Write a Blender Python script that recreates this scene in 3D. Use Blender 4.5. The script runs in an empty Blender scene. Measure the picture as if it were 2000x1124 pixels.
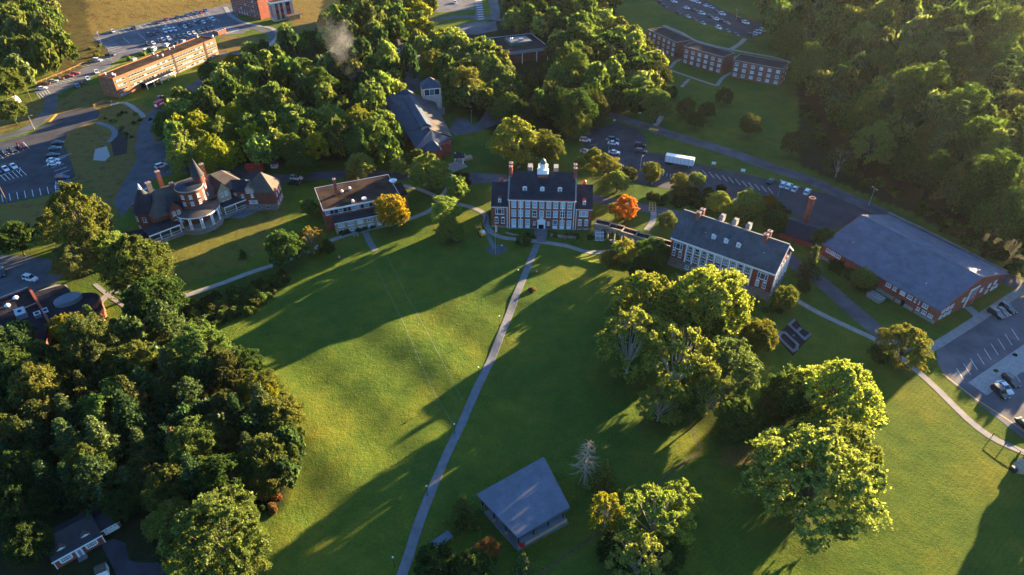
import bpy, math, random
import numpy as np
from mathutils import Vector, Matrix, noise as mnoise
from mathutils.geometry import tessellate_polygon
SC=bpy.context.scene; C=SC.collection; PI=math.pi; rad=math.radians
random.seed(7); NP=np.random.RandomState(11)

# ---------------------------------------------------------------- camera, sky, sun, exposure
PITCH=rad(37); FPX=1333.0; CAMZ=120.0
cd=bpy.data.cameras.new('camera'); cam=bpy.data.objects.new('camera',cd); C.objects.link(cam)
cam.location=(0,0,CAMZ); cam.rotation_euler=(PI/2-PITCH,0,0)
cd.sensor_width=36; cd.lens=36*FPX/2000; cd.clip_start=1; cd.clip_end=8000
SC.camera=cam
SUN_AZ=rad(41.5); SUN_EL=rad(9.5)          # azimuth measured from +X towards +Y
w=bpy.data.worlds.new('World'); SC.world=w; w.use_nodes=True
nt=w.node_tree; bg=nt.nodes['Background']; sky=nt.nodes.new('ShaderNodeTexSky')
sky.sky_type='NISHITA'; sky.sun_disc=False; sky.sun_elevation=SUN_EL; sky.sun_rotation=PI/2-SUN_AZ
sky.air_density=1.0; sky.dust_density=0.6; sky.ozone_density=4.0
tint=nt.nodes.new('ShaderNodeMix'); tint.data_type='RGBA'; tint.blend_type='MULTIPLY'; tint.inputs[0].default_value=1; tint.inputs[7].default_value=(.82,.95,1.10,1)
nt.links.new(sky.outputs[0],tint.inputs[6]); nt.links.new(tint.outputs[2],bg.inputs[0]); bg.inputs[1].default_value=0.06
sl=bpy.data.lights.new('sun','SUN'); so=bpy.data.objects.new('sun',sl); C.objects.link(so)
sl.energy=5.0; sl.angle=rad(0.5); sl.color=(1.0,0.74,0.42)
sd=Vector((math.cos(SUN_EL)*math.cos(SUN_AZ),math.cos(SUN_EL)*math.sin(SUN_AZ),math.sin(SUN_EL)))
so.rotation_euler=sd.to_track_quat('Z','Y').to_euler(); so.location=(200,200,200)
SC.view_settings.view_transform='Standard'; SC.view_settings.look='None'
SC.view_settings.exposure=3.0; SC.view_settings.gamma=1.0
try:
    SC.cycles.max_bounces=5; SC.cycles.diffuse_bounces=3; SC.cycles.glossy_bounces=2; SC.cycles.transmission_bounces=3
    SC.cycles.volume_bounces=0; SC.cycles.transparent_max_bounces=6
except Exception: pass

# ---------------------------------------------------------------- pixel <-> ground
CP,SP=math.cos(PITCH),math.sin(PITCH)
def G(px,py,z=0.0):
    u=(px-1000)/FPX; v=(py-562)/FPX
    dy=CP-v*SP; dz=-SP-v*CP; t=(z-CAMZ)/dz
    return u*t,dy*t
def depth(x,y,z=0): return y*CP-(z-CAMZ)*SP
def proj(X,Y,Z):
    dz=Z-CAMZ; dep=np.maximum(Y*CP-dz*SP,1e-3)
    return 1000+FPX*X/dep, 562-FPX*(Y*SP+dz*CP)/dep
def sstep(a,b,x):
    t=np.clip((x-a)/(b-a),0,1); return t*t*(3-2*t)
def polydist(x,y,pl):
    """signed distance to a polyline, positive on its right-hand side"""
    best=np.full(np.shape(x),1e9); sg=np.ones(np.shape(x))
    for (ax,ay),(bx,by) in zip(pl[:-1],pl[1:]):
        dx,dy=bx-ax,by-ay; L=dx*dx+dy*dy
        t=np.clip(((x-ax)*dx+(y-ay)*dy)/L,0,1)
        qx=x-ax-t*dx; qy=y-ay-t*dy; d=np.hypot(qx,qy); cr=dx*(y-ay)-dy*(x-ax)
        m=d<best-1e-6; best=np.where(m,d,best); sg=np.where(m,np.where(cr<0,1,-1),sg)
    return best*sg
HILL_R=[(20,760),(85,545),(172,505),(160,430),(150,372),(142,300),(133,238),(146,212),(157,182),(180,158),(240,120),(330,70),(600,20)]  # first points: unseen hill past the top edge, bent west to cast shade
HILL_L=[(-420,60),(-300,150),(-245,250),(-262,322),(-259,352),(-262,398),(-190,462),(-140,500),(-120,700)]
def T(x,y):
    x=np.asarray(x,float); y=np.asarray(y,float)
    d=np.maximum(-polydist(x,y,HILL_R),0)
    q=-x*0.663+y*0.749
    h=(20*np.tanh(d*0.55/20)+np.minimum(d,160)*0.07)*(0.10+0.35*sstep(62,100,q)+0.60*sstep(128,175,q))
    dl=np.maximum(-polydist(x,y,HILL_L),0)
    h=h+34*np.tanh(dl*0.30/34)*sstep(110,220,y)
    wob=np.sin(x/23.0+1.3)*np.cos(y/19.0)+0.6*np.sin(x/11.0-y/14.0)
    h=h+wob*1.3*sstep(4,30,np.maximum(d,dl))
    m=sstep(-80,-62,x)*(1-sstep(62,80,x))*sstep(66,82,y)*(1-sstep(150,166,y))
    h=h+m*(0.45*np.sin(x/9.0+0.7)*np.sin(y/7.5)+0.28*np.sin((x+y)/4.1)+0.15*np.sin((x-0.6*y)/1.9))
    h=h-1.9*np.exp(-(((x-29)/9.0)**2+((y-180)/7.5)**2)**2)
    return h
def GT(px,py,dz=0.0):
    z=dz; lo=None
    # march along the ray until it meets terrain + dz
    u=(px-1000)/FPX; v=(py-562)/FPX; d=np.array([u,CP-v*SP,-SP-v*CP])
    ts=np.linspace(60,900,841); P=ts[:,None]*d[None,:]; P[:,2]+=CAMZ
    f=P[:,2]-T(P[:,0],P[:,1])-dz; k=np.argmax(f<0)
    if f[k]>=0: k=len(ts)-1
    a,b=ts[k-1],ts[k]; fa,fb=f[k-1],f[k]; t=a+(b-a)*fa/(fa-fb) if fa!=fb else a
    p=t*d; return p[0],p[1]
def inpoly(x,y,poly):
    x=np.asarray(x,float); y=np.asarray(y,float); r=np.zeros(x.shape,bool); n=len(poly)
    for i in range(n):
        x1,y1=poly[i]; x2,y2=poly[(i+1)%n]
        if y1==y2: continue
        c=((y1>y)!=(y2>y))&(x<(x2-x1)*(y-y1)/(y2-y1)+x1); r^=c
    return r

# ---------------------------------------------------------------- object helpers
def tag(o,label=None,cat=None,group=None,kind=None):
    if label: o['label']=label
    if cat: o['category']=cat
    if group: o['group']=group
    if kind: o['kind']=kind
    return o
def empty(name,loc,rz=0,label=None,cat=None,group=None):
    o=bpy.data.objects.new(name,None); C.objects.link(o); o.location=loc; o.rotation_euler=(0,0,rz); o.empty_display_size=.5
    return tag(o,label,cat,group)
def link(name,me,parent=None,loc=None,rz=0):
    o=bpy.data.objects.new(name,me); C.objects.link(o)
    if parent: o.parent=parent
    if loc is not None: o.location=loc
    if rz: o.rotation_euler=(0,0,rz)
    return o
def npmesh(name,V,F,mats,mi=None,smooth=False):
    """V (n,3), F (m,k) arrays of constant face size"""
    V=np.asarray(V,np.float32); F=np.asarray(F,np.int32); me=bpy.data.meshes.new(name); k=F.shape[1]
    me.vertices.add(len(V)); me.vertices.foreach_set('co',V.ravel())
    me.loops.add(F.size); me.loops.foreach_set('vertex_index',F.ravel())
    me.polygons.add(len(F)); me.polygons.foreach_set('loop_start',np.arange(0,F.size,k,dtype=np.int32))
    try: me.polygons.foreach_set('loop_total',np.full(len(F),k,np.int32))
    except Exception: pass
    for m in mats: me.materials.append(m)
    if mi is not None: me.polygons.foreach_set('material_index',np.asarray(mi,np.int32))
    me.polygons.foreach_set('use_smooth',np.full(len(F),smooth,bool))
    me.update(calc_edges=True); return me
class MB:
    def __init__(s): s.v=[]; s.f=[]; s.m=[]; s.mats=[]
    def mi(s,m):
        if m not in s.mats: s.mats.append(m)
        return s.mats.index(m)
    def face(s,pts,m):
        b=len(s.v); s.v+=[tuple(p) for p in pts]; s.f.append(list(range(b,b+len(pts)))); s.m.append(s.mi(m))
    def box(s,x0,y0,z0,x1,y1,z1,m):
        s.prism([(x0,y0),(x1,y0),(x1,y1),(x0,y1)],z0,z1,m)
    def prism(s,poly,z0,z1,m,mt=None,zt=None):
        n=len(poly); b=len(s.v)
        s.v+=[(p[0],p[1],z0) for p in poly]+[(p[0],p[1],(zt[i] if zt else z1)) for i,p in enumerate(poly)]
        k=s.mi(m); kt=s.mi(mt or m)
        for i in range(n):
            j=(i+1)%n; s.f.append([b+i,b+j,b+n+j,b+n+i]); s.m.append(k)
        s.f.append([b+n+i for i in range(n)]); s.m.append(kt)
        s.f.append([b+n-1-i for i in range(n)]); s.m.append(k)
    def slab(s,pts,th,m):
        """planar polygon (3-D points, counter-clockwise from above) given a thickness downwards"""
        n=len(pts); b=len(s.v); k=s.mi(m)
        s.v+=[tuple(p) for p in pts]+[(p[0],p[1],p[2]-th) for p in pts]
        s.f.append([b+i for i in range(n)]); s.m.append(k); s.f.append([b+2*n-1-i for i in range(n)]); s.m.append(k)
        for i in range(n):
            j=(i+1)%n; s.f.append([b+j,b+i,b+n+i,b+n+j]); s.m.append(k)
    def lathe(s,prof,m,cx=0,cy=0,n=16,a0=0,a1=2*PI):
        """prof: list of (r,z)"""
        b=len(s.v); k=s.mi(m); full=abs(a1-a0-2*PI)<1e-6; nn=n if full else n+1
        for r,z in prof:
            for i in range(nn):
                a=a0+(a1-a0)*i/n; s.v.append((cx+r*math.cos(a),cy+r*math.sin(a),z))
        for j in range(len(prof)-1):
            for i in range(n):
                i2=(i+1)%nn; s.f.append([b+j*nn+i,b+j*nn+i2,b+(j+1)*nn+i2,b+(j+1)*nn+i]); s.m.append(k)
    def cyl(s,cx,cy,z0,z1,r0,r1,m,n=10):
        s.lathe([(0.001,z0),(r0,z0),(r1,z1),(0.001,z1)],m,cx,cy,n)
    def tube(s,pts,r0,r1,m,n=6):
        P=[Vector(p) for p in pts]; b=len(s.v); k=s.mi(m)
        for i,p in enumerate(P):
            d=(P[min(i+1,len(P)-1)]-P[max(i-1,0)]).normalized()
            q=d.to_track_quat('Z','Y'); r=r0+(r1-r0)*i/max(1,len(P)-1)
            for j in range(n):
                a=2*PI*j/n; s.v.append(tuple(p+q@Vector((r*math.cos(a),r*math.sin(a),0))))
        for i in range(len(P)-1):
            for j in range(n):
                j2=(j+1)%n; s.f.append([b+i*n+j,b+i*n+j2,b+(i+1)*n+j2,b+(i+1)*n+j]); s.m.append(k)
        s.f.append([b+j for j in range(n)][::-1]); s.m.append(k)
        s.f.append([b+(len(P)-1)*n+j for j in range(n)]); s.m.append(k)
    def mesh(s,name,smooth=False):
        me=bpy.data.meshes.new(name); me.from_pydata(s.v,[],s.f)
        for m in s.mats: me.materials.append(m)
        me.polygons.foreach_set('material_index',s.m); me.polygons.foreach_set('use_smooth',[smooth]*len(s.f)); me.update(); return me
    def build(s,name,parent=None,loc=None,rz=0,smooth=False):
        return link(name,s.mesh(name,smooth),parent,loc,rz)
def gable(m,x0,x1,y0,y1,ze,zr,mat,th=.25,oh=.4,og=.3):
    """ridge along x; two slabs"""
    ym=(y0+y1)/2; s=(zr-ze)/(ym-y0); e=ze-oh*s
    m.slab([(x0-og,y0-oh,e+th),(x1+og,y0-oh,e+th),(x1+og,ym,zr+th),(x0-og,ym,zr+th)],th,mat)
    m.slab([(x0-og,ym,zr+th),(x1+og,ym,zr+th),(x1+og,y1+oh,e+th),(x0-og,y1+oh,e+th)],th,mat)
def hip(m,x0,x1,y0,y1,ze,zr,mat,oh=.4,inset=None,th=.2):
    x0-=oh;x1+=oh;y0-=oh;y1+=oh; ym=(y0+y1)/2; i=(y1-y0)/2 if inset is None else inset
    if x1-x0<2*i+.01: i=(x1-x0)/2-.01
    a,b,c,d=(x0,y0,ze),(x1,y0,ze),(x1,y1,ze),(x0,y1,ze); r,q=(x0+i,ym,zr),(x1-i,ym,zr)
    m.face([a,b,q,r],mat); m.face([b,c,q],mat); m.face([c,d,r,q],mat); m.face([d,a,r],mat)
    m.prism([(x0,y0),(x1,y0),(x1,y1),(x0,y1)],ze-th,ze-.01,mat)
def walls(m,x0,x1,y0,y1,z0,ze,mat,zr=None):
    """box; with zr the two end walls (x0 and x1) rise to a gable"""
    m.box(x0,y0,z0,x1,y1,ze,mat)
    if zr:
        ym=(y0+y1)/2
        for xa,xb in ((x0,x0+.3),(x1-.3,x1)):
            m.face([(xa,y0,ze),(xa,ym,zr),(xa,y1,ze)],mat); m.face([(xb,y0,ze),(xb,y1,ze),(xb,ym,zr)],mat)
            m.face([(xa,y0,ze),(xb,y0,ze),(xb,ym,zr),(xa,ym,zr)],mat); m.face([(xa,ym,zr),(xb,ym,zr),(xb,y1,ze),(xa,y1,ze)],mat)

# ---------------------------------------------------------------- materials
def newmat(name):
    m=bpy.data.materials.new(name); m.use_nodes=True; return m,m.node_tree,m.node_tree.nodes['Principled BSDF']
def ramp(nt,fac,cols):
    r=nt.nodes.new('ShaderNodeValToRGB'); nt.links.new(fac,r.inputs[0]); e=r.color_ramp.elements
    while len(e)<len(cols): e.new(.5)
    for i,(p,c) in enumerate(cols): e[i].position=p; e[i].color=(*c,1)
    return r.outputs[0]
def noise(nt,scale,detail=4,rough=.6,vec=None,dist=0):
    n=nt.nodes.new('ShaderNodeTexNoise'); n.inputs['Scale'].default_value=scale; n.inputs['Detail'].default_value=detail
    n.inputs['Roughness'].default_value=rough; n.inputs['Distortion'].default_value=dist
    if vec is None: vec=nt.nodes.new('ShaderNodeTexCoord').outputs['Object']
    nt.links.new(vec,n.inputs['Vector']); return n.outputs['Fac']
def mixc(nt,fac,a,b,mode='MIX'):
    m=nt.nodes.new('ShaderNodeMix'); m.data_type='RGBA'; m.blend_type=mode
    for s,v in ((m.inputs[0],fac),(m.inputs[6],a),(m.inputs[7],b)):
        if hasattr(v,'links'): nt.links.new(v,s)
        elif isinstance(v,(int,float)): s.default_value=v
        else: s.default_value=(*v,1)
    return m.outputs[2]
def maths(nt,op,a,b=0.0,c=None):
    m=nt.nodes.new('ShaderNodeMath'); m.operation=op
    for i,v in enumerate((a,b,c)):
        if v is None: continue
        if hasattr(v,'links'): nt.links.new(v,m.inputs[i])
        else: m.inputs[i].default_value=v
    return m.outputs[0]
def bump(nt,bs,h,st=.4,d=.1):
    b=nt.nodes.new('ShaderNodeBump'); b.inputs['Strength'].default_value=st; b.inputs['Distance'].default_value=d
    nt.links.new(h,b.inputs['Height']); nt.links.new(b.outputs[0],bs.inputs['Normal'])
def plain(name,col,rough=.7,var=.25,scale=.8,metal=0,spec=.3,fine=12):
    m,nt,bs=newmat(name); n=noise(nt,scale,5); n2=noise(nt,fine,3)
    lo=tuple(c*(1-var) for c in col); hi=tuple(min(1,c*(1+var)) for c in col)
    c=ramp(nt,n,[(.3,lo),(.7,hi)]); c=mixc(nt,.5,c,ramp(nt,n2,[(.3,(.8,.8,.8)),(.7,(1.15,1.15,1.15))]),'MULTIPLY')
    nt.links.new(c,bs.inputs['Base Color']); bs.inputs['Roughness'].default_value=rough; bs.inputs['Metallic'].default_value=metal
    bs.inputs['Specular IOR Level'].default_value=spec; return m
def brick(name,c1,c2,mortar,bw=.45,rh=.18):
    m,nt,bs=newmat(name); tc=nt.nodes.new('ShaderNodeTexCoord').outputs['Object']
    sp=nt.nodes.new('ShaderNodeSeparateXYZ'); nt.links.new(tc,sp.inputs[0])
    cb=nt.nodes.new('ShaderNodeCombineXYZ'); nt.links.new(maths(nt,'ADD',sp.outputs[0],sp.outputs[1]),cb.inputs[0]); nt.links.new(sp.outputs[2],cb.inputs[1])
    b=nt.nodes.new('ShaderNodeTexBrick'); nt.links.new(cb.outputs[0],b.inputs['Vector'])
    b.inputs['Color1'].default_value=(*c1,1); b.inputs['Color2'].default_value=(*c2,1); b.inputs['Mortar'].default_value=(*mortar,1)
    b.inputs['Scale'].default_value=1; b.inputs['Brick Width'].default_value=bw; b.inputs['Row Height'].default_value=rh; b.inputs['Mortar Size'].default_value=.02
    n=noise(nt,.5,5,.7); c=mixc(nt,.8,b.outputs[0],ramp(nt,n,[(.3,(.68,.68,.7)),(.7,(1.25,1.2,1.15))]),'MULTIPLY')
    nt.links.new(c,bs.inputs['Base Color']); bs.inputs['Roughness'].default_value=.9; bs.inputs['Specular IOR Level'].default_value=.1
    return m
def shingle(name,c,rough=.75,rows=.35,spec=.3,var=.3,axis=2,metal=0):
    m,nt,bs=newmat(name); tc=nt.nodes.new('ShaderNodeTexCoord').outputs['Object']
    n=noise(nt,.35,5,.7); n2=noise(nt,6,3,.7)
    col=ramp(nt,n,[(.3,tuple(x*(1-var) for x in c)),(.7,tuple(x*(1+var) for x in c))])
    col=mixc(nt,.6,col,ramp(nt,n2,[(.35,(.65,.65,.65)),(.65,(1.3,1.3,1.3))]),'MULTIPLY')
    wv=nt.nodes.new('ShaderNodeTexWave'); wv.bands_direction='XYZ'[axis]; wv.inputs['Scale'].default_value=1/(rows*2*PI)*PI; wv.inputs['Distortion'].default_value=.6
    nt.links.new(tc,wv.inputs[0]); col=mixc(nt,.35,col,ramp(nt,wv.outputs['Fac'],[(0,(.6,.6,.6)),(.5,(1.1,1.1,1.1))]),'MULTIPLY')
    nt.links.new(col,bs.inputs['Base Color']); bs.inputs['Roughness'].default_value=rough; bs.inputs['Specular IOR Level'].default_value=spec; bs.inputs['Metallic'].default_value=metal
    return m
M={}
M['brick']=brick('red brick',(.31,.064,.034),(.22,.045,.026),(.28,.15,.11))
M['brick2']=brick('dorm brick',(.31,.075,.045),(.23,.055,.036),(.28,.17,.13))
M['brickO']=brick('orange brick',(.33,.115,.045),(.27,.09,.036),(.3,.19,.12))
M['tan']=brick('tan brick',(.40,.29,.18),(.34,.24,.15),(.45,.38,.28))
M['brickM']=brick('dark mansion brick',(.21,.05,.03),(.15,.038,.024),(.2,.13,.1))
M['stone']=brick('fieldstone',(.27,.23,.19),(.17,.145,.125),(.33,.29,.25),.9,.45)
M['pinkstone']=brick('pale tower block',(.52,.42,.34),(.46,.37,.3),(.5,.45,.4),.8,.4)
M['white']=plain('white paint',(.78,.78,.76),.5,.06)
M['trim']=plain('red trim',(.30,.05,.035),.6,.15)
M['slate']=shingle('dark slate',(.020,.025,.036),.7,.35,.2,.45)
M['slate2']=shingle('grey slate',(.07,.08,.09),.75,.35,.2,.4)
M['bluegrey']=shingle('blue grey shingles',(.034,.058,.090),.7)
M['membrane']=plain('brown flat roof',(.048,.031,.023),.95,.6,.22,0,.05)
M['tar']=plain('black flat roof',(.024,.022,.026),.95,.45,.3,0,.05)
M['browngrey']=shingle('weathered and sunlit shingles',(.085,.068,.055),.85)
M['darkroof']=shingle('charcoal shingles',(.03,.03,.034),.8)
M['metal']=shingle('metal sheet roof',(.13,.138,.16),.65,.45,.3,.22,0)
M['gymroof']=shingle('gym metal roof',(.115,.128,.16),.75,1.1,.15,.25,0)
M['concrete']=plain('concrete',(.26,.24,.22),.9,.18,.6)
M['concreteD']=plain('old concrete',(.15,.15,.155),.9,.2,.6)
M['steel']=plain('galvanised steel',(.42,.44,.46),.4,.1,1,.6,.5)
M['dark']=plain('dark void',(.012,.012,.014),.6,.1)
M['green']=plain('verdigris copper',(.05,.13,.10),.5,.2)
M['copper']=plain('copper red metal',(.42,.11,.075),.4,.15,1,.4)
M['asphalt']=plain('asphalt',(.080,.081,.087),.9,.38,.16)
M['asphaltN']=plain('new asphalt',(.042,.041,.046),.9,.42,.15)
M['asphaltP']=plain('old parking asphalt',(.10,.10,.11),.9,.38,.13)
M['gravel']=plain('pale gravel',(.33,.31,.28),.95,.2,1.5,0,.1,25)
M['soil']=plain('bare soil',(.10,.065,.04),.95,.4,.8)
M['mulch']=plain('dark mulch',(.028,.018,.016),.95,.4,1.5)
M['paintW']=plain('white line paint',(.72,.72,.7),.7,.15)
M['paintY']=plain('yellow line paint',(.62,.36,.04),.7,.15)
M['wood']=plain('timber',(.36,.20,.09),.8,.2)
M['pole']=plain('weathered pole',(.16,.11,.08),.9,.2)
M['black']=plain('black metal',(.02,.02,.022),.5,.1)
M['yellow']=plain('yellow machine paint',(.85,.33,.02),.45,.08)
M['red']=plain('red paint',(.55,.03,.025),.45,.1)
M['orangeP']=plain('orange plastic',(.8,.13,.02),.5,.08)
M['bark']=plain('grey bark',(.10,.08,.06),.95,.3,2)
M['barkW']=plain('pale sycamore bark',(.36,.32,.26),.9,.35,1.5)
M['rubber']=plain('tyre rubber',(.02,.02,.02),.85,.1)
def glassmat(name,col,rough=.12,var=.5):
    m,nt,bs=newmat(name); oi=nt.nodes.new('ShaderNodeObjectInfo').outputs['Random']
    c=ramp(nt,oi,[(0,tuple(x*(1-var) for x in col)),(.5,col),(1,tuple(min(1,x*(1+var)) for x in col))])
    nt.links.new(c,bs.inputs['Base Color']); bs.inputs['Roughness'].default_value=rough; bs.inputs['Specular IOR Level'].default_value=.9
    return m
M['glass']=glassmat('window glass',(.09,.12,.14),.12,.8); M['glassD']=glassmat('dark window glass',(.03,.04,.05),.08)
M['blind']=glassmat('window with blind',(.40,.45,.48),.25,.3)
M['redglass']=plain('red panel',(.35,.02,.025),.3,.1); M['screen']=plain('pale screen',(.5,.52,.5),.6,.1)
def carpaint():
    m,nt,bs=newmat('car paint'); oi=nt.nodes.new('ShaderNodeObjectInfo')
    n=noise(nt,3,3); c=mixc(nt,.25,oi.outputs['Color'],ramp(nt,n,[(.3,(.75,.75,.75)),(.7,(1.1,1.1,1.1))]),'MULTIPLY')
    nt.links.new(c,bs.inputs['Base Color']); bs.inputs['Roughness'].default_value=.28; bs.inputs['Coat Weight'].default_value=.4; return m
M['car']=carpaint()
def foliage(name,attr=None,rough=.55):
    m,nt,bs=newmat(name); nt.nodes.remove(bs); out=nt.nodes['Material Output']
    if attr:
        a=nt.nodes.new('ShaderNodeAttribute'); a.attribute_name=attr; base=a.outputs['Color']; alpha=a.outputs['Alpha']
    else:
        oi=nt.nodes.new('ShaderNodeObjectInfo'); base=oi.outputs['Color']; alpha=oi.outputs['Alpha']
    ge=nt.nodes.new('ShaderNodeNewGeometry').outputs['Random Per Island']
    c=mixc(nt,1.0,mixc(nt,1.0,base,(1.24,1.28,1.12),'MULTIPLY'),ramp(nt,ge,[(0,(.42,.48,.5)),(.5,(.95,.95,.95)),(1,(1.8,1.65,1.5))]),'MULTIPLY')
    n=noise(nt,1.6,2); f=maths(nt,'MULTIPLY',ramp(nt,n,[(.42,(0,0,0)),(.62,(1,1,1))]),maths(nt,'SUBTRACT',1.0,alpha))
    c=mixc(nt,f,c,(.34,.13,.02))
    df=nt.nodes.new('ShaderNodeBsdfDiffuse'); tr=nt.nodes.new('ShaderNodeBsdfTranslucent'); mx=nt.nodes.new('ShaderNodeMixShader')
    gl=nt.nodes.new('ShaderNodeBsdfGlossy'); gl.inputs['Roughness'].default_value=.45; gl.inputs['Color'].default_value=(.4,.4,.35,1)
    nt.links.new(c,df.inputs[0]); c2=mixc(nt,1.0,c,(1.4,1.42,.85),'MULTIPLY'); nt.links.new(c2,tr.inputs[0]); mx.inputs[0].default_value=.46
    nt.links.new(df.outputs[0],mx.inputs[1]); nt.links.new(tr.outputs[0],mx.inputs[2])
    mg=nt.nodes.new('ShaderNodeMixShader'); mg.inputs[0].default_value=.015
    nt.links.new(mx.outputs[0],mg.inputs[1]); nt.links.new(gl.outputs[0],mg.inputs[2]); nt.links.new(mg.outputs[0],out.inputs['Surface'])
    return m
M['leaf']=foliage('foliage'); M['leafA']=foliage('foliage far','Col')
# ---------------------------------------------------------------- terrain
Z_DRY=[[(1405,880),(1450,862),(1495,888),(1450,915),(1410,905)],[(1490,950),(1540,930),(1552,975),(1505,1005)],[(150,175),(205,160),(225,200),(190,208),(110,226),(98,215)],[(60,150),(140,146),(170,128),(180,118),(225,100),(160,90),(115,120)],[(60,212),(200,203),(330,215),(318,330),(235,405),(140,350),(120,270)],[(60,200),(90,190),(85,230),(0,262),(-60,262)],[(112,150),(108,-60),(470,-60),(455,14),(290,42),(176,70),(225,108),(165,140),(140,150)],
       [(205,215),(262,200),(310,215),(270,300),(262,330),(225,360),(160,330),(125,300),(130,262)],
       [(575,62),(560,0),(600,-40),(660,-30),(655,40),(610,75)],[(0,400),(130,378),(210,380),(230,420),(190,470),(0,440)],
       [(430,70),(500,72),(560,90),(440,130),(420,110)]]
Z_WOOD=[[(-300,200),(-200,-80),(108,-60),(112,130),(60,160),(0,190)],[(300,215),(380,180),(480,90),(620,60),(640,-60),(860,-60),(830,80),(800,190),(750,230),(770,300),(690,312),(520,318),(330,310),(300,250)],
        [(985,-50),(1200,-50),(1200,60),(1260,90),(1310,130),(1290,215),(1190,222),(1120,268),(1000,300),(930,230),(870,180),(870,70),(950,55)],
        [(1500,-60),(2100,-60),(2400,300),(2300,640),(2010,545),(1800,425),(1650,362),(1560,320),(1560,200),(1545,60)],
        [(-300,620),(60,640),(230,640),(400,640),(500,740),(590,850),(560,1000),(430,1010),(300,1130),(-300,1200)]]
Z_MOW=[[(1500,730),(1700,640),(2100,840),(2100,1300),(1300,1300),(1450,900)]]
xs=np.concatenate([-np.geomspace(3500,362,28)[:-1],np.arange(-360,361,2.0),np.geomspace(362,3500,28)[1:]])
ys=np.concatenate([-np.geomspace(3000,40,24)[:-1],np.linspace(-38,38,20),np.arange(40,521,2.0),np.geomspace(523,4500,30)])
X,Y=np.meshgrid(xs,ys); Z=T(X,Y)
Z=Z-np.where(np.hypot(X,Y)>900,(np.hypot(X,Y)-900)*.01,0)
nx,ny=len(xs),len(ys); V=np.stack([X,Y,Z],-1).reshape(-1,3)
i,j=np.meshgrid(np.arange(nx-1),np.arange(ny-1)); b=(j*nx+i).ravel(); F=np.stack([b,b+1,b+nx+1,b+nx],1)
def groundmat():
    m,nt,bs=newmat('ground cover'); at=nt.nodes.new('ShaderNodeAttribute'); at.attribute_name='zone'
    sp=nt.nodes.new('ShaderNodeSeparateColor'); nt.links.new(at.outputs['Color'],sp.inputs[0])
    big=noise(nt,.035,5,.6); mid=noise(nt,.22,6,.7); fine=noise(nt,2.4,5,.75); vf=noise(nt,9,2,.7)
    c=ramp(nt,big,[(.3,(.046,.088,.015)),(.5,(.080,.116,.016)),(.72,(.135,.138,.018))])
    c=mixc(nt,.75,c,ramp(nt,mid,[(.28,(.58,.72,.72)),(.5,(1,1,1)),(.72,(1.42,1.18,1.05))]),'MULTIPLY')
    tc=nt.nodes.new('ShaderNodeTexCoord').outputs['Object']
    mp=nt.nodes.new('ShaderNodeMapping'); mp.inputs['Rotation'].default_value=(0,0,rad(52)); nt.links.new(tc,mp.inputs[0])
    wv=nt.nodes.new('ShaderNodeTexWave'); wv.bands_direction='X'; wv.inputs['Scale'].default_value=.32; wv.inputs['Distortion'].default_value=3.5; wv.inputs['Detail'].default_value=2; wv.inputs['Detail Scale'].default_value=.4
    nt.links.new(mp.outputs[0],wv.inputs[0])
    st=mixc(nt,maths(nt,'MULTIPLY',sp.outputs[2],maths(nt,'MULTIPLY',ramp(nt,big,[(.35,(0,0,0)),(.6,(1.3,1.3,1.3))]),1.0)),(1,1,1),ramp(nt,wv.outputs['Fac'],[(0,(.93,.95,.92)),(1,(1.05,1.04,1.03))])); c=mixc(nt,1.0,c,st,'MULTIPLY')
    brn=noise(nt,.09,6,.75); c=mixc(nt,ramp(nt,brn,[(.64,(0,0,0)),(.78,(.6,.6,.6))]),c,(.13,.085,.02))
    dry=ramp(nt,mid,[(.28,(.065,.048,.018)),(.5,(.165,.115,.034)),(.7,(.125,.12,.03))])
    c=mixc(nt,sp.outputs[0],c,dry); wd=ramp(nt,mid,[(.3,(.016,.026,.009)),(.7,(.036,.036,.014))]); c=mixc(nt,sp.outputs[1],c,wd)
    c=mixc(nt,.8,c,ramp(nt,fine,[(.25,(.5,.55,.5)),(.5,(1,1,1)),(.75,(1.55,1.5,1.4))]),'MULTIPLY')
    c=mixc(nt,.6,c,ramp(nt,vf,[(.3,(.6,.6,.6)),(.7,(1.4,1.4,1.4))]),'MULTIPLY')
    nt.links.new(c,bs.inputs['Base Color']); bs.inputs['Roughness'].default_value=1; bs.inputs['Specular IOR Level'].default_value=.05
    hh=maths(nt,'ADD',maths(nt,'MULTIPLY',fine,.5),maths(nt,'ADD',mid,maths(nt,'MULTIPLY',maths(nt,'MULTIPLY',wv.outputs['Fac'],sp.outputs[2]),.05)))
    bump(nt,bs,hh,.9,.55); return m
gm=npmesh('ground',V,F,[groundmat()],smooth=True); PX,PY=proj(V[:,0],V[:,1],V[:,2]); front=V[:,1]>20
zc=np.zeros((len(V),4),np.float32); zc[:,3]=1
for k,zs in enumerate((Z_DRY,Z_WOOD,Z_MOW)):
    for z in zs: zc[inpoly(PX,PY,z)&front,k]=1
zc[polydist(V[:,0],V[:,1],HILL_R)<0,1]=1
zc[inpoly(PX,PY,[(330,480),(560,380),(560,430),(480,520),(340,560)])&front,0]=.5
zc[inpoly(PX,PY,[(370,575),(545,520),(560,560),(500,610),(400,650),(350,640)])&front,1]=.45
zc[inpoly(PX,PY,[(100,-60),(165,-20),(172,40),(178,72),(215,100),(140,150),(100,130)])&front,1]=.6  # ridge shade put into the ground colour through the woods channel
zc[(PX<-40)|(PX>2300)|(PY<-40),1]=1; zc[:,0]*=(1-zc[:,1]*0)
V3=V
at=gm.attributes.new('zone','FLOAT_COLOR','POINT'); at.data.foreach_set('color',zc.ravel())
tag(link('ground',gm),kind='structure')

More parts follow.
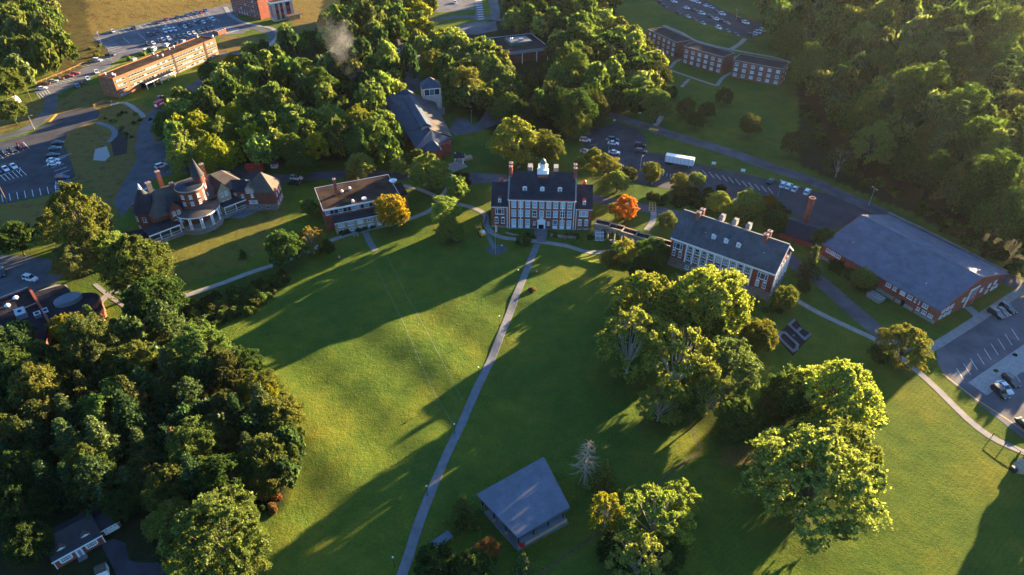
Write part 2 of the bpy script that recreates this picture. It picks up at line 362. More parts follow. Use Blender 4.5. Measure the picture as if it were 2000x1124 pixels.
# ---------------------------------------------------------------- roads, paths, lots
def smooth_pts(pts,step=2.0):
    P=[np.array(p,float) for p in pts]; P=[2*P[0]-P[1]]+P+[2*P[-1]-P[-2]]; out=[]
    for i in range(1,len(P)-2):
        p0,p1,p2,p3=P[i-1:i+3]; n=max(2,int(np.linalg.norm(p2-p1)/step))
        for k in range(n):
            t=k/n; out.append(.5*((2*p1)+(-p0+p2)*t+(2*p0-5*p1+4*p2-p3)*t*t+(-p0+3*p1-3*p2+p3)*t**3))
    out.append(P[-2]); return np.array(out)
def strip(name,pts,width,dz,mat,world=False,th=.12,kind='structure'):
    P=smooth_pts(pts if world else [G(*p) for p in pts]); d=np.gradient(P,axis=0); d/=np.linalg.norm(d,axis=1)[:,None]+1e-9
    n=np.stack([-d[:,1],d[:,0]],1); L=P+n*width/2; Rr=P-n*width/2; m=MB(); k=m.mi(mat)
    zl=T(L[:,0],L[:,1]); zr=T(Rr[:,0],Rr[:,1]); zm=np.maximum(zl,zr)
    for i in range(len(P)):
        m.v+=[(L[i,0],L[i,1],zl[i]-th),(L[i,0],L[i,1],zl[i]+dz),(Rr[i,0],Rr[i,1],zr[i]+dz),(Rr[i,0],Rr[i,1],zr[i]-th)]
    for i in range(len(P)-1):
        a=4*i
        for q in range(3): m.f.append([a+q,a+4+q,a+5+q,a+1+q][::-1]); m.m.append(k)
    o=m.build(name); return tag(o,kind=kind)
def sheet(name,pts,dz,mat,world=False,kind='structure',th=.1):
    W=[p if world else G(*p) for p in pts]; A=sum(W[i][0]*W[(i+1)%len(W)][1]-W[(i+1)%len(W)][0]*W[i][1] for i in range(len(W)))
    if A<0: W=W[::-1]
    z=max(0,float(np.max(T(np.array([p[0] for p in W]),np.array([p[1] for p in W]))))) if kind=='drape' else 0
    tris=tessellate_polygon([[Vector((p[0],p[1],0)) for p in W]]); m=MB(); k=m.mi(mat); n=len(W)
    m.v+=[(p[0],p[1],z+dz) for p in W]+[(p[0],p[1],z-th) for p in W]
    for t in tris:
        a,b,c=t; 
        if (W[b][0]-W[a][0])*(W[c][1]-W[a][1])-(W[b][1]-W[a][1])*(W[c][0]-W[a][0])<0: t=(a,c,b)
        m.f.append(list(t)); m.m.append(k)
    for q in range(n): r=(q+1)%n; m.f.append([n+q,n+r,r,q]); m.m.append(k)
    return tag(m.build(name),kind='structure' if kind=='drape' else kind)
AS,AN,AP,CO,GR=M['asphalt'],M['asphaltN'],M['asphaltP'],M['concrete'],M['gravel']
strip('path',[(762,1185),(790,1110),(843,960),(897,835),(960,700),(1012,570),(1049,478)],2.0,.16,M['concreteD'])
strip('path',[(355,581),(430,555),(497,530),(545,515),(600,492),(655,467),(712,450),(760,439),(812,424),(848,406),(862,384)],1.9,.05,CO)
strip('path',[(787,363),(815,369),(845,381),(862,389),(900,400),(928,408),(948,420),(950,440),(962,456),(980,464),(1000,467),(1050,472),(1112,481),(1155,484),(1195,481),(1222,474),(1247,468)],1.9,.065,CO)
strip('path',[(860,388),(872,370),(884,352)],1.6,.055,CO)
strip('path',[(1262,450),(1272,438),(1277,424),(1276,414)],2.0,.05,CO)
strip('path',[(1057,474),(1058,455)],3.0,.075,M['concreteD'])
strip('path',[(712,452),(722,472),(733,491)],2.0,.055,M['concreteD'])
strip('path',[(1554,586),(1600,612),(1650,636),(1710,664),(1745,688),(1797,730),(1830,760),(1870,800),(1910,836),(1950,862),(2010,888),(2080,920)],1.8,.05,CO)
strip('path',[(1345,810),(1355,840),(1366,880),(1340,902),(1310,925),(1270,958),(1160,1045),(1060,1118),(1000,1160)],.42,.03,M['soil'])
strip('path',[(362,577),(320,575),(270,560),(225,570),(195,590),(190,620)],2.2,.055,CO)
strip('path',[(185,555),(215,580),(245,600)],1.2,.06,CO)
strip('path',[(948,452),(958,470),(966,486)],1.4,.055,M['concreteD'])
sheet('path',[(950,486),(960,478),(985,480),(992,488),(975,498),(955,496)],.045,AS)
# road systems
strip('road',[(930,350),(1000,356),(1100,372),(1165,389),(1250,405),(1320,419),(1400,441),(1480,472),(1535,503),(1562,522),(1600,548),(1650,592),(1700,635),(1745,672),(1765,690)],5.2,.03,AS)
strip('road',[(930,350),(870,348),(800,344),(700,341),(600,345),(545,350),(470,338),(400,325),(340,312)],6.5,.034,AS)
strip('road',[(1185,224),(1240,240),(1300,260),(1380,284),(1440,303),(1500,325),(1580,352),(1650,384),(1700,405),(1760,435),(1830,470),(1900,508),(1960,541),(2030,580),(2120,640)],6.4,.05,AS)
sheet('parking_lot',[(1135,258),(1205,240),(1245,252),(1262,268),(1262,298),(1300,302),(1360,320),(1430,336),(1500,350),(1590,374),(1640,384),(1700,407),(1728,418),(1690,420),(1640,446),(1600,452),(1550,422),(1480,402),(1400,392),(1330,374),(1260,362),(1190,345),(1148,312)],.042,AN)
sheet('parking_lot',[(1828,680),(1990,583),(2080,530),(2400,700),(2400,1100),(2075,905),(2000,858),(1925,800),(1850,741),(1832,712)],.04,AP)
strip('path',[(1795,692),(1830,674),(1900,630),(1990,571),(2060,528)],2.4,.12,CO)
strip('path',[(1890,600),(1903,612),(1913,622)],2.4,.10,CO)
sheet('stone_island',[(1891,748),(1927,773),(2045,695),(2030,655),(1996,676)],.16,GR)
# mansion forecourt and drive
strip('road',[(430,140),(400,155),(375,172),(342,193),(312,214),(292,238),(283,262),(288,290),(300,318)],6,.036,AS)
sheet('parking_lot',[(264,283),(316,276),(345,300),(420,316),(500,330),(470,348),(400,336),(350,336),(300,352),(262,395),(238,425),(222,395),(248,345),(268,312)],.046,AS)
sheet('parking_lot',[(178,71),(290,44),(400,20),(445,8),(462,22),(472,44),(505,50),(472,66),(430,70),(405,76),(335,90),(236,113),(222,107)],.04,AP)
sheet('parking_lot',[(236,112),(222,106),(190,118),(130,150),(72,166),(66,180),(90,196),(110,186),(150,166),(200,140)],.044,AP)
strip('road',[(98,184),(100,205),(88,225),(60,248),(20,264),(-60,280)],5.5,.05,AS)
sheet('parking_lot',[(112,224),(150,215),(184,211),(195,220),(190,233),(160,246),(132,260),(124,282),(140,318),(147,344),(115,377),(0,400),(-120,425),(-160,300),(0,278),(60,262),(92,240)],.056,AN)
sheet('parking_lot',[(-120,520),(0,498),(60,502),(112,510),(122,543),(88,562),(0,592),(-120,630)],.04,AS)
strip('road',[(420,108),(470,104),(515,96),(536,80),(530,66),(500,56),(455,48)],6.0,.05,AS)
strip('path',[(440,14),(450,30),(470,42),(500,50),(530,56),(543,68),(532,84),(505,104),(480,120)],2.6,.12,CO)
strip('path',[(215,205),(245,202),(275,222),(280,230)],2.2,.05,CO)
strip('path',[(190,240),(215,248),(225,262),(212,278)],2.2,.05,M['concreteD'])
sheet('gravel_patch',[(186,292),(208,286),(215,305),(205,315),(182,313)],.03,GR)
sheet('soil_patch',[(215,270),(235,252),(250,262),(248,300),(222,306)],.03,M['mulch'])
# top centre
strip('road',[(792,60),(800,50),(850,40),(900,33),(967,38),(1000,45)],5.5,.05,AS)
strip('road',[(800,180),(796,140),(790,115),(786,90),(790,65),(830,30),(850,-20)],5,.054,AS)
strip('road',[(936,40),(936,20),(930,-15)],5,.058,AP)
strip('road',[(967,38),(966,15),(955,-30)],6,.062,AS)
sheet('parking_lot',[(845,24),(852,-20),(925,-20),(926,18),(880,24)],.04,AP)
sheet('plaza',[(890,52),(925,44),(968,42),(972,60),(930,68),(880,66)],.05,AP)
sheet('plaza',[(803,112),(830,104),(838,116),(826,128),(806,124)],.06,CO)
strip('path',[(803,128),(820,134),(830,128)],2,.066,CO)
strip('path',[(812,178),(812,160),(808,135)],3.5,.07,AS)
sheet('parking_lot',[(876,254),(890,231),(912,233),(924,245),(936,238),(950,215),(992,185),(1004,190),(980,240),(936,256),(890,266)],.04,AP)
sheet('parking_lot',[(880,345),(925,338),(990,342),(985,358),(930,358),(884,356)],.07,AP)
# dormitory paths and upper right lot
strip('path',[(1300,134),(1325,143),(1360,155),(1400,168)],1.8,.05,CO)
strip('path',[(1400,168),(1412,152),(1430,142)],1.8,.056,CO)
strip('path',[(1309,134),(1318,122),(1330,116)],1.8,.056,CO)
strip('path',[(1346,155),(1338,163),(1331,171)],1.6,.062,CO)
strip('path',[(1297,219),(1289,233),(1280,246)],2.2,.06,CO)
strip('path',[(1296,50),(1330,64),(1357,79),(1395,90),(1428,97),(1470,105),(1505,111),(1545,122)],2.2,.05,CO)
strip('path',[(1428,96),(1442,88),(1455,76)],2.6,.058,CO)
sheet('parking_lot',[(1268,-30),(1277,0),(1300,20),(1350,37),(1390,50),(1428,65),(1467,76),(1500,63),(1482,46),(1437,31),(1410,19),(1380,0),(1340,-30)],.04,AN)
# painted markings
def lines(name,segs,mat,w=.14,dz=.075):
    m=MB()
    for (a,b) in segs:
        a=np.array(G(*a)); b=np.array(G(*b)); d=b-a; L=np.linalg.norm(d)
        if L<.05: continue
        n=np.array([-d[1],d[0]])/L*w/2; z=[float(T(*(q)))+dz for q in (a-n,b-n,b+n,a+n)]
        P=[a-n,b-n,b+n,a+n]; m.face([(P[k][0],P[k][1],z[k]) for k in range(4)],mat)
    return tag(m.build(name),kind='structure')
def comb(a,b,n,v):
    return [((a[0]+(b[0]-a[0])*t/(n-1),a[1]+(b[1]-a[1])*t/(n-1)),(a[0]+(b[0]-a[0])*t/(n-1)+v[0],a[1]+(b[1]-a[1])*t/(n-1)+v[1])) for t in range(n)]
lines('parking_lines',comb((6,395),(110,377),8,(-3,-14))+comb((0,342),(40,331),6,(12,12))+[((0,345),(40,328)),((40,328),(38,337))]
  +comb((109,357),(110,376),7,(29,-6))+[((109,376),(109,355)),((109,376),(140,366))]+comb((100,329),(111,342),3,(25,-9))+comb((-5,298),(45,278),6,(12,12))+comb((110,318),(140,300),6,(-26,8)),M['paintW'],.16,.062)
lines('parking_lines',comb((190,78),(222,106),9,(24,-6))+comb((228,60),(400,22),17,(10,7))+comb((300,60),(420,36),12,(8,6))+comb((285,84),(415,52),15,(9,7))+comb((240,74),(270,66),2,(14,12)),M['paintW'],.16,.046)
lines('parking_lines',comb((150,128),(205,110),8,(16,3))+comb((72,170),(130,152),8,(16,4))+comb((72,184),(92,176),5,(8,10))+comb((195,140),(215,130),6,(18,-4)),M['paintW'],.16,.05)
lines('parking_lines',comb((1882,742),(1990,665),9,(-14,-22))+comb((1900,787),(1990,724),1+8,(-1,0))+comb((1950,742),(2035,690),7,(14,22)),M['paintW'],.12,.046)
lines('road_line',[((1842,731),(1903,778)),((1903,778),(1965,818)),((1965,818),(2010,850))],M['paintY'],.22,.046)
lines('road_line',[((1269,395),(1268,412)),((1280,397),(1281,413)),((1269,395),(1280,397)),((1268,412),(1281,413)),((1269,400),(1281,402)),((1268,406),(1281,407)),((1274,396),(1275,412))],M['paintY'],.3,.04)
lines('road_line',[((1268,252),(1286,255))],M['paintY'],2.2,.056)
lines('parking_lines',comb((1372,333),(1500,367),11,(10,12))+comb((1297,338),(1330,343),6,(-2,6))+comb((1140,264),(1165,305),5,(14,-3)),M['paintW'],.12,.047)
lines('road_line',[((97,239),(111,223))],M['paintY'],1.2,.062)
lines('crosswalk',comb((929,2),(934,38),9,(12,-1)),M['paintW'],.7,.066)
FL=[((730,515),(760,574)),((760,574),(792,640)),((792,640),(812,690)),((812,690),(845,760)),((845,760),(884,826)),((755,498),(790,570)),((790,570),(820,620)),((820,620),(850,682)),((850,682),(880,740)),((880,740),(904,783))]
lines('field_line',[((a[0]+(b[0]-a[0])*k/12,a[1]+(b[1]-a[1])*k/12),(a[0]+(b[0]-a[0])*(k+.8)/12,a[1]+(b[1]-a[1])*(k+.8)/12)) for a,b in FL for k in range(12)],M['concrete'],.07,.10)

# ---------------------------------------------------------------- tree meshes
def quads(Cn,S,rs,up=.0):
    n=len(Cn); a=rs.normal(size=(n,3)); a[:,2]*=1-up; a/=np.linalg.norm(a,axis=1)[:,None]
    b=rs.normal(size=(n,3)); b-= (a*b).sum(1)[:,None]*a; b/=np.linalg.norm(b,axis=1)[:,None]
    S=S[:,None]; V=np.stack([Cn-a*S-b*S*.6,Cn+a*S*.2-b*S,Cn+a*S*1.1+b*S*.5,Cn-a*S*.3+b*S],1).reshape(-1,3)
    F=np.arange(4*n).reshape(n,4); return V,F
def broadleaf(seed,N,sz,vz=.85,cz=1.3,nl=17,sparse=.12,spread=.6,lr=(.30,.46),sub=7):
    rs=np.random.RandomState(seed); L=[]; nl=int(nl*1.75); lr=(lr[0]*.66,lr[1]*.74); spread*=1.13
    for k in range(nl):
        u=(k+.5)/nl; ph=k*2.39996+rs.rand()*.7; zz=1-1.75*u; r=math.sqrt(max(0,1-zz*zz))
        s=spread*(.82+.36*rs.rand()); L.append((s*r*math.cos(ph),s*r*math.sin(ph),cz+zz*vz*spread*(.9+.25*rs.rand()),lr[0]+(lr[1]-lr[0])*rs.rand()))
    L=np.array(L); c0=np.array([0,0,cz]); S2=[]
    for q in L:
        out=q[:3]-c0; out/=np.linalg.norm(out)+1e-6
        for _ in range(sub):
            d=rs.normal(size=3); d/=np.linalg.norm(d); d=d+out*.75; d/=np.linalg.norm(d)
            S2.append((*(q[:3]+d*q[3]*(.45+.5*rs.rand())),q[3]*(.25+.3*rs.rand())))
    S2=np.array(S2); w=S2[:,3]**2; idx=rs.choice(len(S2),size=int(N*1.55),p=w/w.sum())
    d=rs.normal(size=(len(idx),3)); d/=np.linalg.norm(d,axis=1)[:,None]; rr=1.12-.62*rs.rand(len(idx))**1.6
    rr=np.where(rs.rand(len(rr))<.12,1.1+.45*rs.rand(len(rr)),rr)
    P=S2[idx,:3]+d*(S2[idx,3]*rr)[:,None]*np.array([1.1,1.1,.75]); Q=P.copy()
    for a_,b_ in ((7.3,.06),(14.1,.05),(29,.028)):
        P=P+b_*np.stack([np.sin(Q[:,1]*a_+seed)+np.sin(Q[:,2]*a_*1.3),np.sin(Q[:,2]*a_+1.1*seed)+np.sin(Q[:,0]*a_*1.2),.8*np.sin(Q[:,0]*a_+.3*seed)+.8*np.sin(Q[:,1]*a_*1.1)],1)
    keep=rs.rand(len(P))>sparse
    tp=1-.28*max(0,(seed%3)-.5)*np.clip((P[:,2]-c0[2])/max(vz,.3),-1,1)*.8; P[:,0]*=tp; P[:,1]*=tp; P[:,0]+=.08*((seed*7)%5-2)*(P[:,2]-c0[2])*.5
    g=np.sin(P[:,0]*13+seed)*np.sin(P[:,1]*12.3+1.7*seed)*np.sin(P[:,2]*12.9+.6*seed)+.5*np.sin(P[:,0]*27+P[:,2]*21)*np.sin(P[:,1]*25)
    keep&=g>-.28+.3*rs.rand(len(P))
    dd=np.linalg.norm((P-c0)/np.array([1,1,max(vz,.3)]),axis=1); keep&=(dd>.42)|(rs.rand(len(P))<.25)
    P=P[keep][:N]; S=sz*(.55+.9*rs.rand(len(P))); V,F=quads(P,S,rs)
    return V,F,L
def trunkmesh(name,L,mat,cz,r=.055,limbs=8,split=.45,white=False,seed=0):
    m=MB(); rs=random.Random(seed); top=(rs.uniform(-.05,.05),rs.uniform(-.05,.05),cz*.95)
    m.tube([(0,0,-.15),(0,0,.12),(.01,.0,split),top],r*1.25,r*.45,mat,7)
    for q in L[:limbs] if not white else L[:limbs+5]:
        z0=split*(.8+.5*rs.random()); p=Vector((0,0,z0)); e=Vector(q[:3]); md=p.lerp(e,.5)+Vector((0,0,-.05)); 
        m.tube([p,md,e],r*(.55 if not white else .5),r*.12,mat,5)
        if white:
            for s in range(3):
                t=e+Vector((rs.uniform(-1,1),rs.uniform(-1,1),rs.uniform(-.2,1)))*q[3]*.9; m.tube([md.lerp(e,.6),(md.lerp(t,.7)),t],r*.2,r*.06,mat,4)
    return m.mesh(name)
def conifer(seed,N,sz,h=3.2,base=.35,droop=.25,irr=.22,whorl=13,pw=1.0):
    rs=np.random.RandomState(seed); P=[]; per=N//(whorl*7)
    for k in range(whorl):
        t=k/(whorl-1); z=base+(h-base)*t*.97; R=(1-t)**pw*(1+irr*rs.randn())+.04
        for b in range(7):
            a=b*2*PI/7+k*1.1+rs.rand()*.5; Rb=R*(1+irr*rs.randn()); n=per; s=rs.rand(n)**.7
            wd=.10+.16*(1-s)*R; px=s*Rb*math.cos(a)+rs.randn(n)*wd*.6; py=s*Rb*math.sin(a)+rs.randn(n)*wd*.6
            pz=z-droop*s*s*Rb+rs.randn(n)*.035+.03; P.append(np.stack([px,py,pz],1))
    P=np.concatenate(P); S=sz*(.6+.8*rs.rand(len(P))); return quads(P,S,rs,up=.5)
def conetrunk(name,mat,h,seed=0,bare=False):
    m=MB(); m.tube([(0,0,-.15),(0,0,h*.5),(0,0,h*.97)],.06,.012,mat,6)
    if bare:
        rs=random.Random(seed)
        for k in range(64):
            t=k/64; z=.9+(h-1.0)*t; a=k*2.4; R=(1-t)**.8*1.0*rs.uniform(.6,1.1)+.08
            e=(R*math.cos(a),R*math.sin(a),z-.12*R); m.tube([(0,0,z),(R*.5*math.cos(a),R*.5*math.sin(a),z+.02),e],.022,.006,mat,4)
            for s in range(3):
                f=rs.uniform(.35,.9); aa=a+rs.uniform(-.7,.7); m.tube([(R*f*math.cos(a),R*f*math.sin(a),z-.03),(R*f*math.cos(a)+.22*math.cos(aa),R*f*math.sin(a)+.22*math.sin(aa),z-.12)],.009,.004,mat,3)
    return m.mesh(name)
TREES={}
def reg(kind,hi,lo): TREES[kind]=(hi,lo)
def mk(kind,seed,N,sz,bark,white=False,**kw):
    V,F,L=broadleaf(seed,N,sz,**kw); cz=kw.get('cz',1.3)
    return npmesh('crown',V,F,[M['leaf']]),trunkmesh('trunk',L,bark,cz,seed=seed,white=white),(cz+kw.get('vz',.85)*1.0)
HI={'oak':[mk('oak',s,36000,.023,M['bark'],vz=.85,cz=1.25) for s in (1,2,3)],
    'tall':[mk('tall',s,36000,.025,M['bark'],vz=1.25,cz=1.6,nl=20,spread=.62) for s in (11,12,13)],
    'open':[mk('open',s,26000,.025,M['barkW'],True,vz=1.05,cz=1.5,nl=22,spread=.72,lr=(.2,.33),sparse=.1) for s in (21,22,23)],
    'fine':[mk('fine',s,52000,.019,M['bark'],vz=.95,cz=1.3,nl=26,spread=.68,lr=(.24,.36)) for s in (31,32)]}
LO={'oak':[mk('oak',s,17000,.035,M['bark'],vz=.85,cz=1.25) for s in (41,42,43,44)],
    'tall':[mk('tall',s,17000,.038,M['bark'],vz=1.25,cz=1.6,nl=20,spread=.62) for s in (51,52,53,54)],
    'open':[mk('open',s,10000,.042,M['barkW'],True,vz=1.05,cz=1.5,nl=20,spread=.7,lr=(.22,.36)) for s in (61,62)],
    'fine':[mk('fine',s,19000,.033,M['bark'],vz=.95,cz=1.3,nl=24,spread=.66,lr=(.24,.36)) for s in (71,72)]}
def mkc(seed,N,sz,h,**kw):
    V,F=conifer(seed,N,sz,h,**kw); return npmesh('crown',V,F,[M['leaf']]),conetrunk('trunk',M['bark'],h,seed),h
HI['spruce']=[mkc(s,12000,.040,3.2) for s in (81,82)]; LO['spruce']=[mkc(s,4500,.06,3.2) for s in (83,84)]
HI['pine']=[mkc(s,11000,.045,2.9,droop=.02,irr=.3,whorl=10,base=.6,pw=.6) for s in (85,86)]; LO['pine']=[mkc(s,4200,.065,2.9,droop=-.05,irr=.35,whorl=9,base=.6,pw=.6) for s in (87,88)]
V,F,L=broadleaf(91,2600,.10,vz=.55,cz=.45,nl=10,spread=.5,lr=(.3,.5)); SHRUB=npmesh('shrub',V,F,[M['leaf']])
V,F,L=broadleaf(92,2600,.10,vz=.55,cz=.45,nl=10,spread=.5,lr=(.3,.5)); SHRUB2=npmesh('shrub',V,F,[M['leaf']])
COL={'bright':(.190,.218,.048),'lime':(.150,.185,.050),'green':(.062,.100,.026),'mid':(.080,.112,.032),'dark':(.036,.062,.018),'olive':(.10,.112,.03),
 'oliveD':(.056,.066,.024),'sage':(.105,.13,.05),'spruce':(.034,.062,.028),'pineS':(.075,.105,.045),'orange':(.37,.125,.028),'gold':(.26,.195,.02),'yellow':(.18,.175,.02),
 'brown':(.15,.085,.04),'purple':(.055,.022,.022),'rust':(.17,.06,.035)}
CW={'bright':'bright yellow-green','lime':'light green','green':'green','mid':'mid-green','dark':'dark green','olive':'olive','oliveD':'dark olive','sage':'grey-green','spruce':'dark','pineS':'blue-green',
 'orange':'orange','gold':'golden','yellow':'yellow','brown':'brownish','purple':'dark purple','rust':'rust-brown'}
KW={'oak':'round broadleaf tree','tall':'tall broadleaf tree','open':'open-branched pale-barked tree','fine':'dense leafy tree','spruce':'conical conifer','pine':'layered pine tree'}
JOBS=[]      # (x,y,z,R,H,kind,col,autumn,label,group)
def tree(px,py,rpx,kind='oak',col='green',asp=None,label=None,group=None,aut=0.0,hf=.58):
    """crown centre at pixel, crown radius in photo pixels -> real tree on the terrain"""
    top={'oak':2.1,'tall':2.75,'open':2.5,'fine':2.2,'spruce':3.2,'pine':2.9}[kind]; asp=asp or top
    if kind in('spruce','pine'): hf=.45
    x,y=G(px,py,8); R=rpx*depth(x,y,8)/FPX
    for _ in range(3):
        h=R*asp; x,y=GT(px,py,h*hf); R=rpx*depth(x,y,float(T(x,y))+h*hf)/FPX
    JOBS.append([x,y,float(T(x,y)),R,R*asp,kind,col,aut,label,group,px,py]); return x,y
def shrub(px,py,rpx,col='green',label=None,group=None,zs=1.0,cat='shrub'):
    x,y=GT(px,py,.5); R=max(.4,rpx*depth(x,y,0)/FPX)
    o=link('shrub',(SHRUB,SHRUB2)[int(px)%2],None,(x,y,float(T(x,y))-.1)); o.scale=(R,R,R*zs); o.rotation_euler[2]=random.uniform(0,6.28)
    c=COL[col]; k=random.uniform(.85,1.15); o.color=(c[0]*k,c[1]*k,c[2]*k,1); LAB.append((o,label or f'{CW[col]} shrub',cat,group,px,py)); return o
LAB=[]       # things whose labels still get an ordinal if they repeat
# ---------------------------------------------------------------- windows and building parts
WC={}
def winmesh(w,h,style):
    k=(round(w,2),round(h,2),style)
    if k in WC: return WC[k]
    f=MB(); fm=M['white'] if style not in('dark','steel') else M['steel']; t=min(.13,w*.085); W2=w/2
    f.box(-W2,-.10,0,-W2+t,.0,h,fm); f.box(W2-t,-.10,0,W2,.0,h,fm); f.box(-W2+t,-.10,0,W2-t,0,t,fm); f.box(-W2+t,-.10,h-t,W2-t,0,h,fm)
    if style in('sash','arch','door'): f.box(-W2+t,-.08,h*.5-.05,W2-t,0,h*.5+.05,fm); f.box(-.035,-.07,t,.035,0,h*.5-.05,fm)
    if style=='triple': 
        for s in(-1,1): f.box(s*w*.24-.07,-.09,t,s*w*.24+.07,0,h-t,fm)
    if style=='grid': f.box(-.05,-.08,t,.05,0,h-t,fm); f.box(-W2+t,-.075,h*.5-.05,-.06,0,h*.5+.05,fm); f.box(.06,-.075,h*.5-.05,W2-t,0,h*.5+.05,fm)
    if style=='door': f.box(-W2+t,-.085,t,W2-t,0,h*.30,fm)
    if style=='arch': f.lathe([(.001,h-.02),(W2,h-.02),(W2*.72,h+W2*.35),(.001,h+W2*.5)],fm,0,0,8)
    f.box(-W2-.08,-.16,-.10,W2+.08,0,-.002,fm)
    p=MB(); p.face([(-W2+t,-.03,t),(W2-t,-.03,t),(W2-t,-.03,h-t),(-W2+t,-.03,h-t)],M['glassD'] if style in('dark','steel','darkw') else M['glass'])
    p2=MB(); p2.face([(-W2+t,-.03,t),(W2-t,-.03,t),(W2-t,-.03,h-t),(-W2+t,-.03,h-t)],M['blind'])
    WC[k]=(f.mesh('window'),p.mesh('pane'),p2.mesh('pane')); return WC[k]
def win(par,x,y,z,w,h,rz=0,style='sash',pane=True,name='window',bl=.22):
    a,b,c=winmesh(w,h,style); o=link(name,a,par,(x,y,z),rz)
    if pane: link('pane',c if random.random()<bl else b,o)
    return o
R90=PI/2
def bld(name,label,ox,oy,ang,cat='building',z=0,group=None):
    return empty(name,(ox,oy,z),rad(ang),label,cat,group)
def loc(px,py,z,o):
    """photo pixel at height z -> local x,y of building o"""
    x,y=G(px,py,z); dx,dy=x-o.location.x,y-o.location.y; a=o.rotation_euler.z
    return dx*math.cos(a)+dy*math.sin(a),-dx*math.sin(a)+dy*math.cos(a)
def part(name,m,par,smooth=False): return m.build(name,par,smooth=smooth)
def chimney(par,x,y,z0,z1,w=.9,d=.9,mat=None,name='chimney'):
    m=MB(); mat=mat or M['brick']; m.box(x-w/2,y-d/2,z0,x+w/2,y+d/2,z1-.35,mat); m.box(x-w/2-.12,y-d/2-.12,z1-.35,x+w/2+.12,y+d/2+.12,z1-.1,M['concrete'])
    m.cyl(x,y,z1-.1,z1+.3,.18,.16,M['trim'],8); return part(name,m,par)
def vents(par,pts,z,mat=None,s=.35):
    for (x,y) in pts:
        m=MB(); m.cyl(x,y,z,z+s*1.4,s*.5,s*.5,mat or M['steel'],8); m.cyl(x,y,z+s*1.4,z+s*2,s*.9,s*.5,mat or M['steel'],8); part('roof_vent',m,par)

# ---- main hall
h=bld('college_hall','brick college hall with black roof and white cupola at the top of the lawn',-1.3,191.7,-3.3)
W,D,ze,zr=21.8,14.4,11.2,17.1
m=MB(); walls(m,0,W,0,D,-1,ze,M['brick'],zr+.3); part('wall',m,h)
m=MB(); m.box(-.06,-.12,-2,W+.06,-.004,.55,M['stone']); part('foundation',m,h)
m=MB(); gable(m,.35,W-.35,0,D,ze+.25,zr+.1,M['slate'],.25,.35,-.02); part('roof',m,h)
m=MB(); m.box(-.05,-.5,ze-.45,W+.05,-.01,ze-.08,M['white']); m.box(0.3,-.62,ze-.07,W-.3,-.1,ze+.18,M['trim']); part('cornice',m,h)
for xa in (0,W-.32):
    m=MB(); ym=D/2
    for s in (-1,1):
        m.slab([(xa-.06,0-.1,ze+.6),(xa+.38,0-.1,ze+.6),(xa+.38,ym,zr+.75),(xa-.06,ym,zr+.75)] if s<0 else [(xa-.06,ym,zr+.75),(xa+.38,ym,zr+.75),(xa+.38,D+.1,ze+.6),(xa-.06,D+.1,ze+.6)],.5,M['concrete'])
    part('gable_coping',m,h)
for x in (.55,W-.55): chimney(h,x,D/2-1.3,zr-2.2,zr+2.7,.95,1.1); chimney(h,x,D/2+1.3,zr-2.2,zr+2.7,.95,1.1)
cx=W/2; m=MB(); m.box(cx-1.6,D/2-1.7,zr-2.3,cx+1.6,D/2+1.7,zr+.2,M['brick']); m.box(cx-1.85,D/2-1.9,zr+.2,cx+1.85,D/2+1.9,zr+.6,M['white'])
m.box(cx-1.5,D/2-1.5,zr+.6,cx+1.5,D/2+1.5,zr+1.5,M['white'])
for s in(-1,1):
    for t in(-1,1): m.cyl(cx+s*1.45,D/2+t*1.45,zr+1.5,zr+2.4,.2,.1,M['white'],6)
cup=part('cupola',m,h); m=MB(); m.lathe([(1.0,zr+1.5),(1.05,zr+2.9),(1.2,zr+3.0),(1.2,zr+3.2),(.9,zr+3.25)],M['white'],cx,D/2,8); o=part('lantern',m,cup)
m=MB(); m.lathe([(.9,zr+3.2),(1.0,zr+3.6),(.85,zr+4.2),(.45,zr+4.6),(.18,zr+4.8),(.07,zr+5.1),(.04,zr+5.7)],M['green'],cx,D/2,12); part('dome',m,cup,True)
def dormer(par,x,y,z,w=1.5,hh=1.9,back=3.2,roof=None,sty='arch'):
    m=MB(); m.box(x-w/2,y,z,x+w/2,y+back,z+hh,M['white']); f=part('dormer',m,par)
    m=MB(); n=8
    pts=[(x+(w/2+.1)*math.cos(PI*i/n),z+hh+(w/2)*.9*math.sin(PI*i/n)) for i in range(n+1)]
    for i in range(n):
        a,b=pts[i],pts[i+1]; m.face([(a[0],y-.15,a[1]),(a[0],y+back,a[1]),(b[0],y+back,b[1]),(b[0],y-.15,b[1])],roof or M['slate'])
    m.face([(p[0],y-.02,p[1]) for p in pts][::-1],M['white']); part('dormer_roof',m,f)
    win(par,x,y-.02,z+.2,w*.62,hh*.9,0,'arch',True); return f
for x in (cx-5.6,cx,cx+5.6): dormer(h,x,1.9,12.75,1.35,1.6,2.2)
for x in (cx-4.2,cx+4.2):
    m=MB(); m.box(x-.75,D/2+1.2,zr-1,x+.75,D/2+4,zr+1.1,M['concrete']); part('rear_dormer',m,h)
for i in range(9):
    x=1.9+2.25*i
    win(h,x,-.01,8.1,1.5,2.4,bl=.65); win(h,x,-.01,4.75,1.5,2.4,bl=.65)
    if i not in(3,4,5): win(h,x,-.01,.55,1.5,3.2,0,'door',bl=.65)
for x in (cx-2.3,cx+2.3): win(h,x,-.01,1.7,.8,1.35)
m=MB(); m.box(cx-1.3,-.7,0,cx-.85,-.01,3.1,M['white']); m.box(cx+.85,-.7,0,cx+1.3,-.01,3.1,M['white']); m.box(cx-1.3,-.7,3.1,cx+1.3,-.01,3.4,M['white'])
